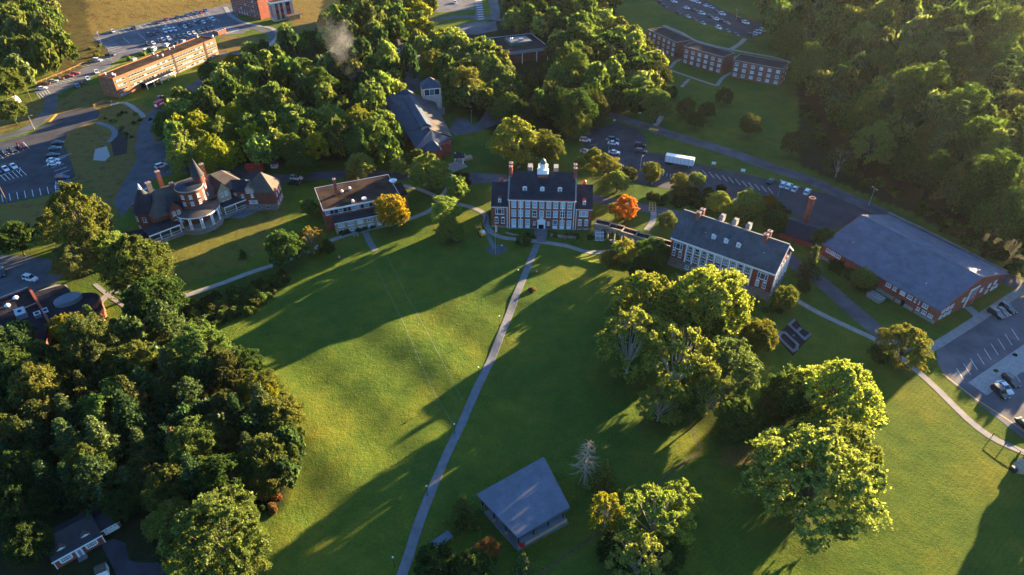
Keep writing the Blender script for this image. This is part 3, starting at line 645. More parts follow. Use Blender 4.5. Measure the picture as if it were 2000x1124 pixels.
m.face([(cx-1.4,-.75,3.4),(cx+1.4,-.75,3.4),(cx,-.75,4.4)],M['white']); m.slab([(cx-1.45,-.8,3.5),(cx,-.8,4.55),(cx,-.01,4.55),(cx-1.45,-.01,3.5)],.15,M['white']); m.slab([(cx,-.8,4.55),(cx+1.45,-.8,3.5),(cx+1.45,-.01,3.5),(cx,-.01,4.55)],.15,M['white'])
en=part('entrance',m,h); m=MB(); m.box(cx-.85,-.2,0,cx+.85,-.012,2.0,M['dark']); m.box(cx-.85,-.3,2.0,cx+.85,-.012,3.1,M['white']); part('door',m,en)
m=MB()
for i in range(6): m.box(cx-1.8,-2.2-.45*i,-.3,cx+1.8,-.75 if i==0 else -2.2-.45*(i-1)-.002,.75-.13*i,M['concreteD'])
m.box(cx-2.1,-4.6,-.3,cx-1.82,-.7,.9,M['concreteD']); m.box(cx+1.82,-4.6,-.3,cx+2.1,-.7,.9,M['concreteD']); part('steps',m,h)
for x in (.45,4.15,W-4.15,W-.45):
    m=MB(); m.box(x-.13,-.22,.2,x+.13,-.02,ze-.45,M['white']); part('downspout',m,h)
m=MB(); m.box(.3,-.1,7.3,W-.3,-.012,7.5,M['concrete']); part('belt_course',m,h)
for (x0,x1,y0) in ((-5.5,-.005,.5),(W+.005,W+5.4,.5)):
    z1,z2,Dw=8.0,13.2,12.5; m=MB(); walls(m,x0,x1,y0,y0+Dw,-2.3,z1,M['brick'],z2-.1); part('wing_wall',m,h)
    m=MB(); gable(m,x0,x1,y0,y0+Dw,z1+.15,z2,M['slate'],.22,.3,.05); part('wing_roof',m,h)
    m=MB(); m.box(x0-.02,y0-.4,z1-.35,x1+.02,y0-.01,z1-.02,M['white']); m.box(x0,y0-.5,z1-.01,x1,y0-.1,z1+.16,M['trim']); part('cornice',m,h)
    xm=(x0+x1)/2; win(h,xm,y0-.01,5.1,2.9,2.0,0,'triple'); win(h,xm-1.05,y0-.01,1.7,1.15,2.1,0,'arch'); win(h,xm+1.05,y0-.01,1.7,1.15,2.1,0,'arch')
    m=MB(); m.box(x0-.05,y0-.1,-2.3,x1+.05,y0-.012,.75,M['stone']); part('foundation',m,h)
    if x0>0: win(h,xm-1.05,y0-.11,-1.1,1.1,1.3,0,'sash'); win(h,xm+1.05,y0-.11,-1.1,1.1,1.3,0,'sash')
    dormer(h,xm,1.25,8.6,.95,1.5,2.0,M['copper']); m=MB(); m.lathe([(.001,z2+1.1),(.5,z2+.9),(.75,z2+.3),(.75,z2-.8)],M['copper'],xm,y0+Dw/2+1.4,10); part('rear_dormer',m,h,True)
    m=MB(); xx=x0+.3 if x0>0 else x1-.3; m.box(xx-.12,y0-.2,-1,xx+.12,y0-.02,z1-.35,M['white']); part('downspout',m,h)
# ---- second hall
h=bld('science_hall','long brick hall with grey slate roof and white pilasters right of the cupola hall',47.6,171.1,-36.6)
W,D,ze,zr=31.0,13.6,10.1,15.6
m=MB(); walls(m,0,W,0,D,3.2,ze,M['brick'],zr); part('wall',m,h)
m=MB(); m.box(-.15,-.15,-1,W+.15,D+.15,3.2,M['stone']); part('foundation',m,h)
m=MB(); gable(m,0,W,0,D,ze+.3,zr+.1,M['slate2'],.25,.55,.35); part('roof',m,h)
m=MB(); m.box(-.2,-.55,ze-.75,W+.2,-.01,ze-.12,M['white']); part('cornice',m,h)
m=MB(); ym=D/2
m.slab([(W+.1,-.5,ze+.12),(W+.5,-.5,ze+.12),(W+.5,ym,zr+.05),(W+.1,ym,zr+.05)],.5,M['white']); m.slab([(W+.1,ym,zr+.05),(W+.5,ym,zr+.05),(W+.5,D+.5,ze+.12),(W+.1,D+.5,ze+.12)],.5,M['white']); part('gable_coping',m,h)
m=MB(); m.box(-.3,ym-.22,zr+.36,W+.4,ym+.22,zr+.5,M['concrete']); part('ridge_cap',m,h)
x0,x1=W*.165,W*.80; n=9; st=(x1-x0)/n
for i in range(n+1):
    m=MB(); x=x0+st*i; m.box(x-.19,-.4,3.2,x+.19,-.012,ze-.76,M['white']); m.box(x-.27,-.45,ze-1.0,x+.27,-.014,ze-.765,M['white']); part('pilaster',m,h)
for i in range(n):
    x=x0+st*(i+.5); win(h,x,-.01,6.85,1.3,2.05,0,'sash'); win(h,x,-.01,3.95,1.3,2.0,0,'sash'); win(h,x,-.16,.9,1.2,1.4,0,'sash')
for xm in (W*.075,W*.905):
    win(h,xm,-.01,6.6,2.9,2.1,0,'triple'); win(h,xm-1.0,-.01,3.9,1.05,2.0,0,'arch'); win(h,xm+1.0,-.01,3.9,1.05,2.0,0,'arch')
for y in (2.2,4.6,9,11.4):
    win(h,W+.01,y,6.9,1.3,2.0,R90); win(h,W+.01,y,3.9,1.3,2.0,R90)
m=MB(); 
for y in (1,3.4,5.8,7.8,10.2,12.6): m.box(W+.01,y-.2,3.2,W+.3,y+.2,ze,M['white'])
part('side_pilasters',m,h)
for x in (W*.37,W*.49,W*.61): dormer(h,x,2.3,12.1,1.2,1.6,3.0,M['slate2'])
for x in (W*.34,W*.47,W*.60): 
    m=MB(); m.box(x-.6,ym+1.5,zr-1,x+.6,ym+4,zr+.9,M['concrete']); m.lathe([(.6,zr+.9),(.42,zr+1.3),(.001,zr+1.5)],M['concrete'],x,ym+2.1,10); part('rear_dormer',m,h)
for x in (W*.15,W*.80): chimney(h,x,ym-.9,zr-1,zr+1.9,1.1,1.0); chimney(h,x+.25,ym+1.3,zr-1,zr+1.9,1.1,1.0)
vents(h,[(W*.28,3.2)],12.8,s=.2); vents(h,[(W*.68,3.8),(W*.84,3.0),(W*.62,2.4)],12.9,s=.2)
# ---- gymnasium
h=bld('gymnasium','wide low brick gymnasium with blue-grey metal gable roof beside the right parking lot',94.8,174.9,-58.7)
W,D,ze,zr=38.2,33.1,4.8,9.7
m=MB(); walls(m,.3,W-.3,.5,D-.5,-1,ze,M['brick'],zr-.1); part('wall',m,h)
m=MB(); gable(m,0,W,.5,D-.5,ze+.05,zr,M['gymroof'],.22,.5,.15); part('roof',m,h)
m=MB(); ym=D/2
for xa in (-.22,W+.06):
    m.slab([(xa,-.05,ze+.12),(xa+.16,-.05,ze+.12),(xa+.16,ym,zr+.3),(xa,ym,zr+.3)],.42,M['trim']); m.slab([(xa,ym,zr+.3),(xa+.16,ym,zr+.3),(xa+.16,D+.05,ze+.12),(xa,D+.05,ze+.12)],.42,M['trim'])
part('rake_trim',m,h); m=MB(); m.box(-.1,ym-.12,zr+.18,W+.1,ym+.12,zr+.30,M['gymroof']); part('ridge_cap',m,h)
m=MB(); m.box(.2,.36,-1,W-.2,.492,1.1,M['concrete']); part('foundation',m,h)
for x in (2.5,4.3,6.1,23.0,25.2,27.4,29.6,31.8,34.2): win(h,x,.49,3.1,1.5,1.15,0,'grid')
for x in (19.5,28.5): 
    m=MB(); m.box(x-.5,.2,0,x+.5,.486,2.0,M['dark']); part('side_door',m,h)
for x in (32.6,34.6,36.4): win(h,x,.49,1.3,1.3,1.0,0,'grid')
for y in (3,5,7,12.5,21,25,28): win(h,W-.29,y,3.0,1.3,1.2,R90,'grid')
for y in (3,5,7,25,28,30): win(h,W-.29,y,.9,1.3,1.1,R90,'grid')
m=MB(); m.box(W-.29,14.2,0,W+.0,18.6,6.2,M['white']); 
for y in (14.8,15.7,16.6,17.5,18.3): m.box(W+.002,y-.16,.2,W+.12,y+.16,6.0,M['trim'])
m.box(W+.002,15.2,.1,W+.1,17.6,2.2,M['trim']); part('entrance',m,h)
m=MB()
for x in (8,14,20,26,32): m.box(x-.25,.2,0,x+.25,.49,ze-.3,M['brick'])
part('buttresses',m,h); vents(h,[(6,6),(30,5.5)],6.6,s=.22)
# ---- boiler house with chimney
bx,by=G(1545,462,0); h=bld('boiler_house','low boiler house with dark roof and tall brick chimney behind the pilastered hall',bx,by,-38)
m=MB(); m.box(-3,-3,-1,8.5,7,2.4,M['brickM']); part('wall',m,h); m=MB(); gable(m,-3,8.5,-3,7,2.4,4.4,M['slate'],.2,.6,.4); part('roof',m,h)
X0,Y0=loc(1572,437,2,h); m=MB(); m.lathe([(1.25,0),(.95,11.0),(1.15,11.1),(1.15,11.7),(.75,11.7),(.7,9)],M['brick'],X0,Y0,8); part('chimney',m,h)
# ---- office with flat roof
h=bld('office_building','two-storey office with brown flat roof and clerestory windows behind the orange maple',-60.3,189.7,22.5)
W,D,ze=24.6,15.3,8.2
m=MB(); m.box(0,0,-1,W,D,ze-.35,M['brick']); part('wall',m,h)
m=MB(); m.box(-.3,-.3,ze-.34,W+.3,D+.3,ze,M['membrane']); part('roof',m,h)
m=MB(); z=ze+.01
m.box(-.38,-.38,ze-.4,W+.38,-.31,ze+.16,M['white']); m.box(-.38,D+.31,ze-.4,W+.38,D+.38,ze+.16,M['white']); m.box(-.38,-.309,ze-.4,-.31,D+.309,ze+.16,M['white']); m.box(W+.31,-.309,ze-.4,W+.38,D+.309,ze+.16,M['white']); part('roof_edge',m,h)
for i in range(17): win(h,.9+1.42*i,-.01,6.1,1.25,1.55,0,'dark' if i%3 else 'sash')
m=MB(); m.box(W-.02,D*.18,-1,W+3.6,D*.72,6.4,M['brick']); m.box(W+.385,D*.18-.1,6.4,W+3.75,D*.72+.1,6.75,M['membrane']); part('side_wing',m,h)
m=MB(); m.box(2.4,-3.1,-1,W-1,-.012,4.3,M['tan']); part('front_wing',m,h)
m=MB(); m.prism([(2.1,-3.5),(W-.8,-3.5),(W-.8,-.015),(2.1,-.015)],4.31,4.5,M['darkroof'],None,[4.5,4.5,5.3,5.3]); part('front_roof',m,h)
m=MB(); m.box(2.1,-3.6,4.25,W-.8,-3.51,4.52,M['white']); part('roof_edge',m,h)
for i in range(6): win(h,4.2+3.1*i,-3.11,2.5,1.9,1.2,0,'grid',bl=.1); win(h,4.4+3.1*i,-3.11,.5,1.9,1.1,0,'grid',bl=.3)
chimney(h,5.6,D*.52,ze,ze+6.2,.85,.85); 
for (px,py) in ((668,375),(683,369),(689,394)):
    x,y=loc(px,py,ze+.4,h); m=MB(); m.box(x-.45,y-.45,ze,x+.45,y+.45,ze+.6,M['steel']); m.cyl(x,y,ze+.6,ze+1.1,.5,.3,M['white'],8); part('roof_fan',m,h)
x,y=loc(711,387,ze+.3,h); m=MB(); m.cyl(x,y,ze,ze+.35,.95,.8,M['white'],14); part('skylight',m,h)
x,y=loc(768,357,ze+1.0,h); m=MB(); m.box(x-.2,y-.2,ze,x+.2,y+.2,ze+1.2,M['steel']); m.lathe([(.05,ze+1.1),(.9,ze+1.35),(1.35,ze+1.9),(1.3,ze+1.95),(.85,ze+1.45),(.05,ze+1.2)],M['white'],x,y,16); part('satellite_dish',m,h)
# ---- orange dormitory block
h=bld('orange_brick_block','four-storey orange brick block with long window bands and brown flat roof, upper left',-181.3,304.5,66.5)
W,D,ze=64.8,9.6,9.2
m=MB(); m.box(0,0,-1,W,D,ze-.2,M['brickO']); part('wall',m,h)
m=MB(); m.box(.25,.25,ze-.2,W-.25,D-.25,ze-.05,M['membrane']); part('roof',m,h)
m=MB(); m.box(-.05,-.05,ze-.2,W+.05,.249,ze+.25,M['brickO']); m.box(-.05,D-.249,ze-.2,W+.05,D+.05,ze+.25,M['brickO']); m.box(-.05,.25,ze-.2,.249,D-.25,ze+.25,M['brickO']); m.box(W-.249,.25,ze-.2,W+.05,D-.25,ze+.25,M['brickO']); part('parapet',m,h)
for x in (35.5,56.5):
    m=MB(); m.box(x-.5,-.12,-.5,x+.5,-.01,ze+.3,M['dark']); part('stair_slot',m,h)
for r in range(4):
    z=.7+2.15*r
    for x in list(np.arange(1.8,34.5,1.72))+list(np.arange(37.2,55.5,1.72))+list(np.arange(58.2,64,1.72)):
        if r==0 and 8<x<30: continue
        if abs(x-7.0)<.9: continue
        win(h,float(x),-.01,z,1.5,1.0,0,'steel',bl=.3)
for y in (2.5,6.2):
    for r in range(3): win(h,-.01,y,2.2+2.2*r,.7,.9,-R90,'dark')
m=MB(); m.box(13,-3.6,2.75,31,-.012,3.0,M['tar']); m.box(12.9,-3.75,2.65,31.1,-3.62,3.1,M['white']); can=part('canopy',m,h)
for x in (13.4,17.7,22,26.3,30.6):
    m=MB(); m.box(x-.15,-3.55,-.2,x+.15,-3.25,2.75,M['white']); part('post',m,can)
m=MB(); m.box(13,-.1,0,31,-.014,2.6,M['dark']); part('glazed_lobby',m,h)
vents(h,[loc(*q,ze,h) for q in ((206,146),(220,147),(225,149),(300,107),(308,112),(318,110),(331,97),(340,93),(386,74),(416,73))],ze-.05,M['white'],.55)
for q in ((262,118),):
    x,y=loc(*q,ze,h); m=MB(); m.box(x-1.2,y-.8,ze-.05,x+1.2,y+.8,ze+1.0,M['concrete']); part('roof_unit',m,h)
# ---- three dormitories
for i,(ox,oy,an,W,D,ze,nm) in enumerate(((74.2,381.9,-63.2,25.1,10.4,8.4,'leftmost of the three stepped red brick dormitories, its corner behind trees'),(87.7,352.1,-45.7,23.4,9.6,8.8,'middle one of the three stepped red brick dormitories'),(107.9,332.4,-32.7,24.0,10.6,8.4,'rightmost of the three stepped red brick dormitories, facing open grass'))):
    h=bld('dormitory',nm,ox,oy,an,group='three-storey brick dormitories')
    m=MB(); m.box(0,0,-1,W,D,ze-.15,M['brick2']); part('wall',m,h); m=MB(); m.box(.2,.2,ze-.15,W-.2,D-.2,ze-.02,M['tar']); part('roof',m,h)
    m=MB(); 
    for a in ((-.1,-.1,W+.1,.19),(-.1,D-.19,W+.1,D+.1),(-.1,.2,.19,D-.2),(W-.19,.2,W+.1,D-.2)): m.box(a[0],a[1],ze-.15,a[2],a[3],ze+.12,M['concrete'])
    part('parapet',m,h)
    for k in range(6):
        for r in range(3): win(h,W*(.085+.166*k),-.01,1.0+2.55*r,1.7,1.35,0,'grid' ,bl=.6)
    if i==2:
        for y in (2.5,7.5):
            for r in range(3): win(h,W+.01,y,1.0+2.55*r,1.2,1.2,R90,'sash')
    m=MB(); m.box(0,D+.11,ze-2.9,W,D+2.2,ze-2.6,M['concrete']); part('rear_gallery',m,h)
# ---- pavilion
P4=[G(930,967,4.4),G(1012,1052,4.4),G(1113,992,4.9),G(1062,894,4.9)]
h=empty('pavilion',(*P4[0],0),0,'open-sided park pavilion with grey-blue metal roof at the bottom centre','pavilion')
q=[(p[0]-P4[0][0],p[1]-P4[0][1]) for p in P4]
m=MB(); m.prism(q,4.3,4.55,M['metal'],None,[4.55,4.55,5.2,5.2]); part('roof',m,h)
def lerp(a,b,t): return (a[0]+(b[0]-a[0])*t,a[1]+(b[1]-a[1])*t)
c=((q[0][0]+q[2][0])/2,(q[0][1]+q[2][1])/2)
ins=[lerp(p,c,.13) for p in q]
for a,b in ((0,1),(1,2),(2,3),(3,0)):
    for t in (0,.33,.66):
        x,y=lerp(ins[a],ins[b],t); m=MB(); m.box(x-.16,y-.16,-.3,x+.16,y+.16,4.3,M['black']); m.box(x-.35,y-.35,-.3,x+.35,y+.35,1.2,M['stone']); part('post',m,h)
m=MB(); m.prism([lerp(p,c,-.0) if k in(1,2) else lerp(p,c,.08) for k,p in enumerate(q)],-.5,.12,M['concreteD']); part('floor',m,h)
a,b=lerp(q[1],c,.04),lerp(q[2],c,.04); a2,b2=lerp(q[1],c,.2),lerp(q[2],c,.2)
m=MB(); m.prism([a,b,b2,a2],.12,1.5,M['tan'],M['metal'],[1.2,1.2,1.7,1.7]); part('stage_block',m,h)
m=MB(); p0=lerp(a,b,.03); m.box(p0[0]-.1,p0[1]-.5,1.25,p0[0]+1.0,p0[1]+.35,1.5,M['red']); part('red_cover',m,h)
# low shelter slab left of the pavilion
x,y=G(862,1058,.8); h=empty('shed_roof',(x,y,0),rad(40),'small grey lean-to shelter beside the walkway left of the pavilion','shelter')
m=MB(); m.box(-2.2,-.9,1.2,2.2,.9,1.4,M['metal']); part('roof',m,h)
for sx in (-2,2):
    for sy in (-.75,.75): m=MB(); m.box(sx-.08,sy-.08,-.2,sx+.08,sy+.08,1.2,M['wood']); part('post',m,h)
# ---- house
h=bld('cottage','dark-roofed brick cottage with two white dormers in the lower left shade',-85.7,71.0,41.5,'house')
W,D,ze,zr=8.3,7.4,2.6,4.9
m=MB(); walls(m,0,W,0,D,-1,ze,M['brick'],zr); part('wall',m,h); m=MB(); gable(m,0,W,0,D,ze,zr,M['darkroof'],.15,.3,.2); part('roof',m,h)
m=MB(); m.box(-.3,-.42,ze-.22,W+.3,-.3,ze+.04,M['white']); m.box(-.16,-.1,-.2,-.005,.0,ze-.22,M['white']); m.box(W+.005,-.1,-.2,W+.16,0,ze-.22,M['white']); part('gutter',m,h)
for x in (1.9,6.2):
    m=MB(); m.box(x-.75,.9,ze-.1,x+.75,3.0,ze+.95,M['white']); m.face([(x-.75,.9,ze+.95),(x+.75,.9,ze+.95),(x,.9,ze+1.35)],M['white']); o=part('dormer',m,h)
    m=MB(); m.slab([(x-.95,.75,ze+.92),(x,.75,ze+1.45),(x,3.2,ze+1.45),(x-.95,3.2,ze+.92)],.08,M['browngrey']); m.slab([(x,.75,ze+1.45),(x+.95,.75,ze+.92),(x+.95,3.2,ze+.92),(x,3.2,ze+1.45)],.08,M['browngrey']); part('dormer_roof',m,o)
    win(h,x,.89,ze+.1,.6,.75,0,'grid',bl=0)
for x in (1.4,2.3,5.9,6.8): win(h,x,-.02,.9,.75,1.15,0,'grid',bl=0)
for x in (.9,2.8,5.4,7.3):
    m=MB(); m.box(x-.11,-.1,.9,x+.11,-.012,2.05,M['white']); part('shutter',m,h)
m=MB(); m.box(3.5,-.15,0,4.7,-.012,2.2,M['white']); o=part('entrance',m,h); m=MB(); m.box(3.85,-.2,.05,4.35,-.155,1.9,M['steel']); part('door',m,o)
m=MB(); m.box(3.3,-1.3,-.2,4.9,-.2,.12,M['concreteD']); part('step',m,h)
chimney(h,.9,D*.55,3.2,5.4,.6,.5)
m=MB(); m.box(W+.2,1.6,-1,W+3.6,6.6,2.3,M['brick']); part('garage_wall',m,h); m=MB(); gable(m,W+.2,W+3.6,1.2,6.6,2.3,3.6,M['darkroof'],.12,.25,.15); part('garage_roof',m,h)
m=MB(); m.box(W+.6,1.5,0,W+3.2,1.59,1.9,M['white']); o=part('garage_door',m,h)
for k in range(3): m=MB(); m.box(W+.85+.8*k,1.47,1.3,W+1.35+.8*k,1.498,1.6,M['glassD']); part('door_window',m,o)
m=MB(); m.box(W+.05,.75,2.2,W+3.7,.9,2.4,M['white']); part('gutter',m,h)
sheet('driveway',[(197,1062),(222,1052),(262,1068),(300,1085),(345,1105),(360,1150),(290,1240),(240,1150)],.04,AN)
x,y=G(203,1118,0); h=empty('garden_shed',(x,y,0),rad(30),'small white outbuilding cut by the bottom edge near the cottage','shed')
m=MB(); m.box(-.9,-1.2,-.2,.9,.6,1.8,M['white']); part('wall',m,h); m=MB(); gable(m,-.9,.9,-1.2,.6,1.8,2.4,M['browngrey'],.08,.1,.1); part('roof',m,h)
# ---- flat roofed campus centre
h=bld('campus_centre','low flat-roofed campus building with pale fascia and rooftop plant among trees, top centre',-9.5,346.0,20.5)
W,D,ze=31,26,6.6
m=MB(); m.box(1.5,2.5,-1,W-1,D-1,ze-.6,M['brick2']); part('wall',m,h); m=MB(); m.box(.25,.25,ze-.6,W-.25,D-.25,ze-.15,M['tar']); part('roof',m,h)
m=MB()
for a in ((0,0,W,.24),(0,D-.24,W,D),(0,.25,.24,D-.25),(W-.24,.25,W,D-.25)): m.box(a[0],a[1],ze-1.3,a[2],a[3],ze+.15,M['steel'])
part('fascia',m,h); m=MB(); m.box(13,9,ze-.14,25,19,ze+1.3,M['green']); m.box(13.4,9.4,ze+1.3,24.6,18.6,ze+1.5,M['concreteD']); o=part('plant_room',m,h)
m=MB(); m.box(18.5,11,ze+1.5,20.8,12.8,ze+2.5,M['steel']); part('roof_unit',m,o)
for x in (14.5,15.5): m=MB(); m.tube([(x,14,ze+1.5),(x,14,ze+2.4),(x+.4,14.6,ze+2.4)],.25,.25,M['white']); part('duct',m,o)
for x in (.8,8,16,24,W-.8): m=MB(); m.box(x-.2,.3,-1,x+.2,.7,ze-1.3,M['white']); part('column',m,h)
# ---- red residence, top left
h=bld('residence_tower','tall brick residence hall with a white end facade of red-and-black glazing, top left',-174.8,445.8,-35.2)
W,D,ze=27,12,11.8
m=MB(); m.box(0,0,-1,W,D,ze,M['brick2']); part('wall',m,h); m=MB(); hip(m,0,W,0,D,ze,ze+3.5,M['bluegrey'],.5); part('roof',m,h)
m=MB(); m.box(-.1,-.15,2.7,W+.1,-.012,3.0,M['concrete']); part('belt_course',m,h)
for k in range(10):
    for r in range(4): win(h,1.8+2.5*k,-.02,.8+2.75*r,1.3,1.5,0,'steel')
h2=bld('glazed_stair_block','white masonry stair block with three red and black window strips, top left',-146.9,430.4,-49.5)
m=MB(); m.box(0,0,-.5,2.6,12.5,10.7,M['pinkstone']); m.box(2.61,-.2,-.5,6.0,13.0,10.7,M['pinkstone']); part('wall',m,h2)
# facade facing camera-right (+x)
m=MB(); m.box(-.2,-.4,10.71,6.2,13.2,10.85,M['membrane']); m.box(6.0,-.45,10.3,6.25,13.25,11.0,M['white']); m.box(-.2,-.6,10.3,6.25,-.41,11.0,M['white']); part('roof_edge',m,h2)
for y,wd in ((2.6,1.7),(5.6,1.7),(9.7,2.7)):
    for r in range(5):
        m=MB(); m.box(6.02,y-wd/2,1.0+1.8*r,6.12,y+wd/2,1.0+1.8*r+1.78,M['redglass'] if r%2 else M['glassD']); part('window_panel',m,h2)
for x in (3.4,4.9):
    m=MB(); m.box(x-.4,-.32,2.4,x+.4,-.21,9.0,M['glassD']); part('window',m,h2)
m=MB(); m.box(6.26,6.5,2.6,10.5,16.5,2.85,M['browngrey']); o=part('canopy',m,h2)
for y in (6.8,10,13,16.2): m=MB(); m.box(10.1,y-.12,-.3,10.34,y+.12,2.6,M['wood']); part('post',m,o)
m=MB(); m.box(6.13,8.0,0,9.3,15.0,2.3,M['tan']); part('lobby',m,h2)
# bus-shelter-like brick bin store in the upper lot
x,y=G(430,66,0); h=empty('bin_store',(x,y,0),rad(62),'small brick store with slatted white top at the upper left lot','shelter')
m=MB(); m.box(-3,-2,-.2,3,2,2.2,M['brick2']); part('wall',m,h)
for k in range(4): m=MB(); m.box(-3+1.9*k,-2,2.21,-2.7+1.9*k,2,2.4,M['white']); part('roof_slat',m,h)
sheet('path',[(440,68),(466,60),(468,55),(445,58)],.06,CO)
# ---- mansion
h=bld('mansion','turreted brick mansion with pillared round portico and steep slate roofs at left',-112,180,45)
m=MB(); m.box(3,5.5,-1,34,17,7.6,M['brickM']); part('wall',m,h)
m=MB(); hip(m,3,26,4.5,17.5,7.6,13.6,M['browngrey'],.5,5.5); part('roof',m,h)
m=MB(); hip(m,19,34.5,5.5,17.5,7.6,12.2,M['browngrey'],.4,5); part('roof',m,h)
m=MB(); m.box(-.5,1.6,-1.5,36,5.49,1.4,M['stone']); part('terrace',m,h)
# round tower
tx,ty=16.5,5.6
m=MB(); m.lathe([(4.1,0),(4.1,13.4)],M['brickM'],tx,ty,28); tw=part('round_tower',m,h,True)
m=MB(); m.lathe([(4.1,13.3),(4.5,13.45),(4.5,13.75),(4.2,13.8)],M['concrete'],tx,ty,28); part('cornice',m,tw,True)
m=MB(); m.lathe([(4.3,13.79),(2.2,14.2),(.001,14.35)],M['slate'],tx,ty,28); m.box(tx-.9,ty-.5,14.2,tx+.5,ty+.6,14.9,M['darkroof']); part('roof',m,tw)
for an in (-150,-115,-80,-45,-10):
    a=rad(an)
    for z in (8.6,11.0):
        win(tw,tx+4.12*math.cos(a),ty+4.12*math.sin(a),z,.95,1.35,a+R90,'grid',bl=.15)
# slim turret
ux,uy=loc(384,338,17.0,h)
m=MB(); m.lathe([(1.75,4),(1.75,16.4)],M['brickM'],ux,uy,16); tr=part('turret',m,h,True)
m=MB(); m.lathe([(2.15,16.3),(1.9,16.7),(1.2,18.6),(.5,20.6),(.02,22.2)],M['darkroof'],ux,uy,16); part('roof',m,tr,True)
for z,an in ((12,-60),(14.5,-20),(9,-60)):
    a=rad(an); win(tr,ux+1.77*math.cos(a),uy+1.77*math.sin(a),z,.6,1.2,a+R90,'grid',bl=.2)
# conical tower left
vx,vy=3.9,12.2
m=MB(); m.lathe([(4.0,-1),(4.0,8.0)],M['brickM'],vx,vy,24); ct=part('corner_tower',m,h,True)
m=MB(); m.lathe([(4.5,7.9),(4.2,8.3),(2.6,11.6),(1.0,14.2),(.5,15.0)],M['slate'],vx,vy,24); part('roof',m,ct,True)
m=MB(); m.lathe([(.62,14.9),(.5,15.3),(.02,16.8)],M['white'],vx,vy,12); part('finial',m,ct,True)
for an in (-170,-130,-95,-60):
    a=rad(an)
    for z in (1.6,5.0): win(ct,vx+4.02*math.cos(a),vy+4.02*math.sin(a),z,1.1,1.7,a+R90,'sash')
# gabled bays
def bay(x0,x1,y0,dep,ze,zr,roof,wm):
    m=MB(); xm=(x0+x1)/2; m.box(x0,y0,-1,x1,y0+dep,ze,wm); m.face([(x0,y0,ze),(x1,y0,ze),(xm,y0,zr)],wm); f=part('gabled_bay',m,h)
    m=MB(); s=.35; k=(zr-ze)/(xm-x0)
    m.slab([(x0-s,y0-.4,ze-s*k+.12),(xm,y0-.4,zr+.15),(xm,y0+dep,zr+.15),(x0-s,y0+dep,ze-s*k+.12)],.15,roof); m.slab([(xm,y0-.4,zr+.15),(x1+s,y0-.4,ze-s*k+.12),(x1+s,y0+dep,ze-s*k+.12),(xm,y0+dep,zr+.15)],.15,roof)
    part('roof',m,f); xm=(x0+x1)/2
    for z in (ze-1.9,ze-4.9):
        for d in(-.75,.75): win(f,xm+d,y0-.01,z,.95,1.5,0,'grid',bl=.3)
    return f
bay(7.6,11.6,3.4,7,8.6,11.6,M['slate'],M['brickM']); bay(23.8,28.2,3.8,8,8.8,12.0,M['slate'],M['tan'])
for x in (30.2,32.2): win(h,x,5.49,5.2,1.0,1.5,0,'grid')
for q,z0,z1,wd in (((288,356),5,13,1.5),((306,334),6,15.0,1.3),((334,357),9,14.5,1.1),((392,320),10,18,1.3)):
    x,y=loc(q[0],q[1],z1,h); chimney(h,x,y,z0,z1,wd,wd*.8,M['brickM'] if wd<1.5 else M['stone'])
for q in ((325,389),(347,400)):
    x,y=loc(q[0],q[1],9.0,h); m=MB(); m.box(x-.6,y-.2,7.5,x+.6,y+1.6,9.2,M['brickM']); m.slab([(x-.8,y-.4,9.1),(x,y-.4,9.9),(x,y+2,9.9),(x-.8,y+2,9.1)],.1,M['slate']); m.slab([(x,y-.4,9.9),(x+.8,y-.4,9.1),(x+.8,y+2,9.1),(x,y+2,9.9)],.1,M['slate']); o=part('dormer',m,h); win(o,x,y-.21,8.1,.6,.8,0,'grid',bl=1)
# portico
px0,py0,rp=16.4,4.6,6.9
def arc(r0,r1,z0,z1,mat,a0=-178,a1=-2,n=22):
    m=MB(); P=[]
    for i in range(n+1):
        a=rad(a0+(a1-a0)*i/n); P.append((math.cos(a),math.sin(a)))
    for i in range(n):
        a,b=P[i],P[i+1]
        m.prism([(px0+r1*a[0],py0+r1*a[1]),(px0+r1*b[0],py0+r1*b[1]),(px0+r0*b[0],py0+r0*b[1]),(px0+r0*a[0],py0+r0*a[1])],z0,z1,mat)
    return m
po=part('portico',arc(.5,rp+.25,-1.5,1.8,M['stone']),h)
m=MB(); n=22
for i in range(n):
    a,b=rad(-182+184*i/n),rad(-182+184*(i+1)/n); r1,r0=rp+.4,1.0
    m.face([(px0+r1*math.cos(a),py0+r1*math.sin(a),6.35),(px0+r1*math.cos(b),py0+r1*math.sin(b),6.35),(px0+r0*math.cos(b),py0+r0*math.sin(b),7.9),(px0+r0*math.cos(a),py0+r0*math.sin(a),7.9)],M['browngrey'])
part('roof',m,po); part('entablature',arc(rp-.5,rp+.3,5.85,6.3,M['white'],n=24),po)
for an in (-165,-135,-105,-75,-45,-15):
    for d in (-2.3,2.3):
        a=rad(an+d); m=MB(); x,y=px0+(rp-.15)*math.cos(a),py0+(rp-.15)*math.sin(a); m.cyl(x,y,1.8,2.0,.32,.3,M['white'],8); m.cyl(x,y,2.0,5.6,.23,.19,M['white'],8); m.cyl(x,y,5.6,5.85,.3,.32,M['white'],8); part('column',m,po,True)
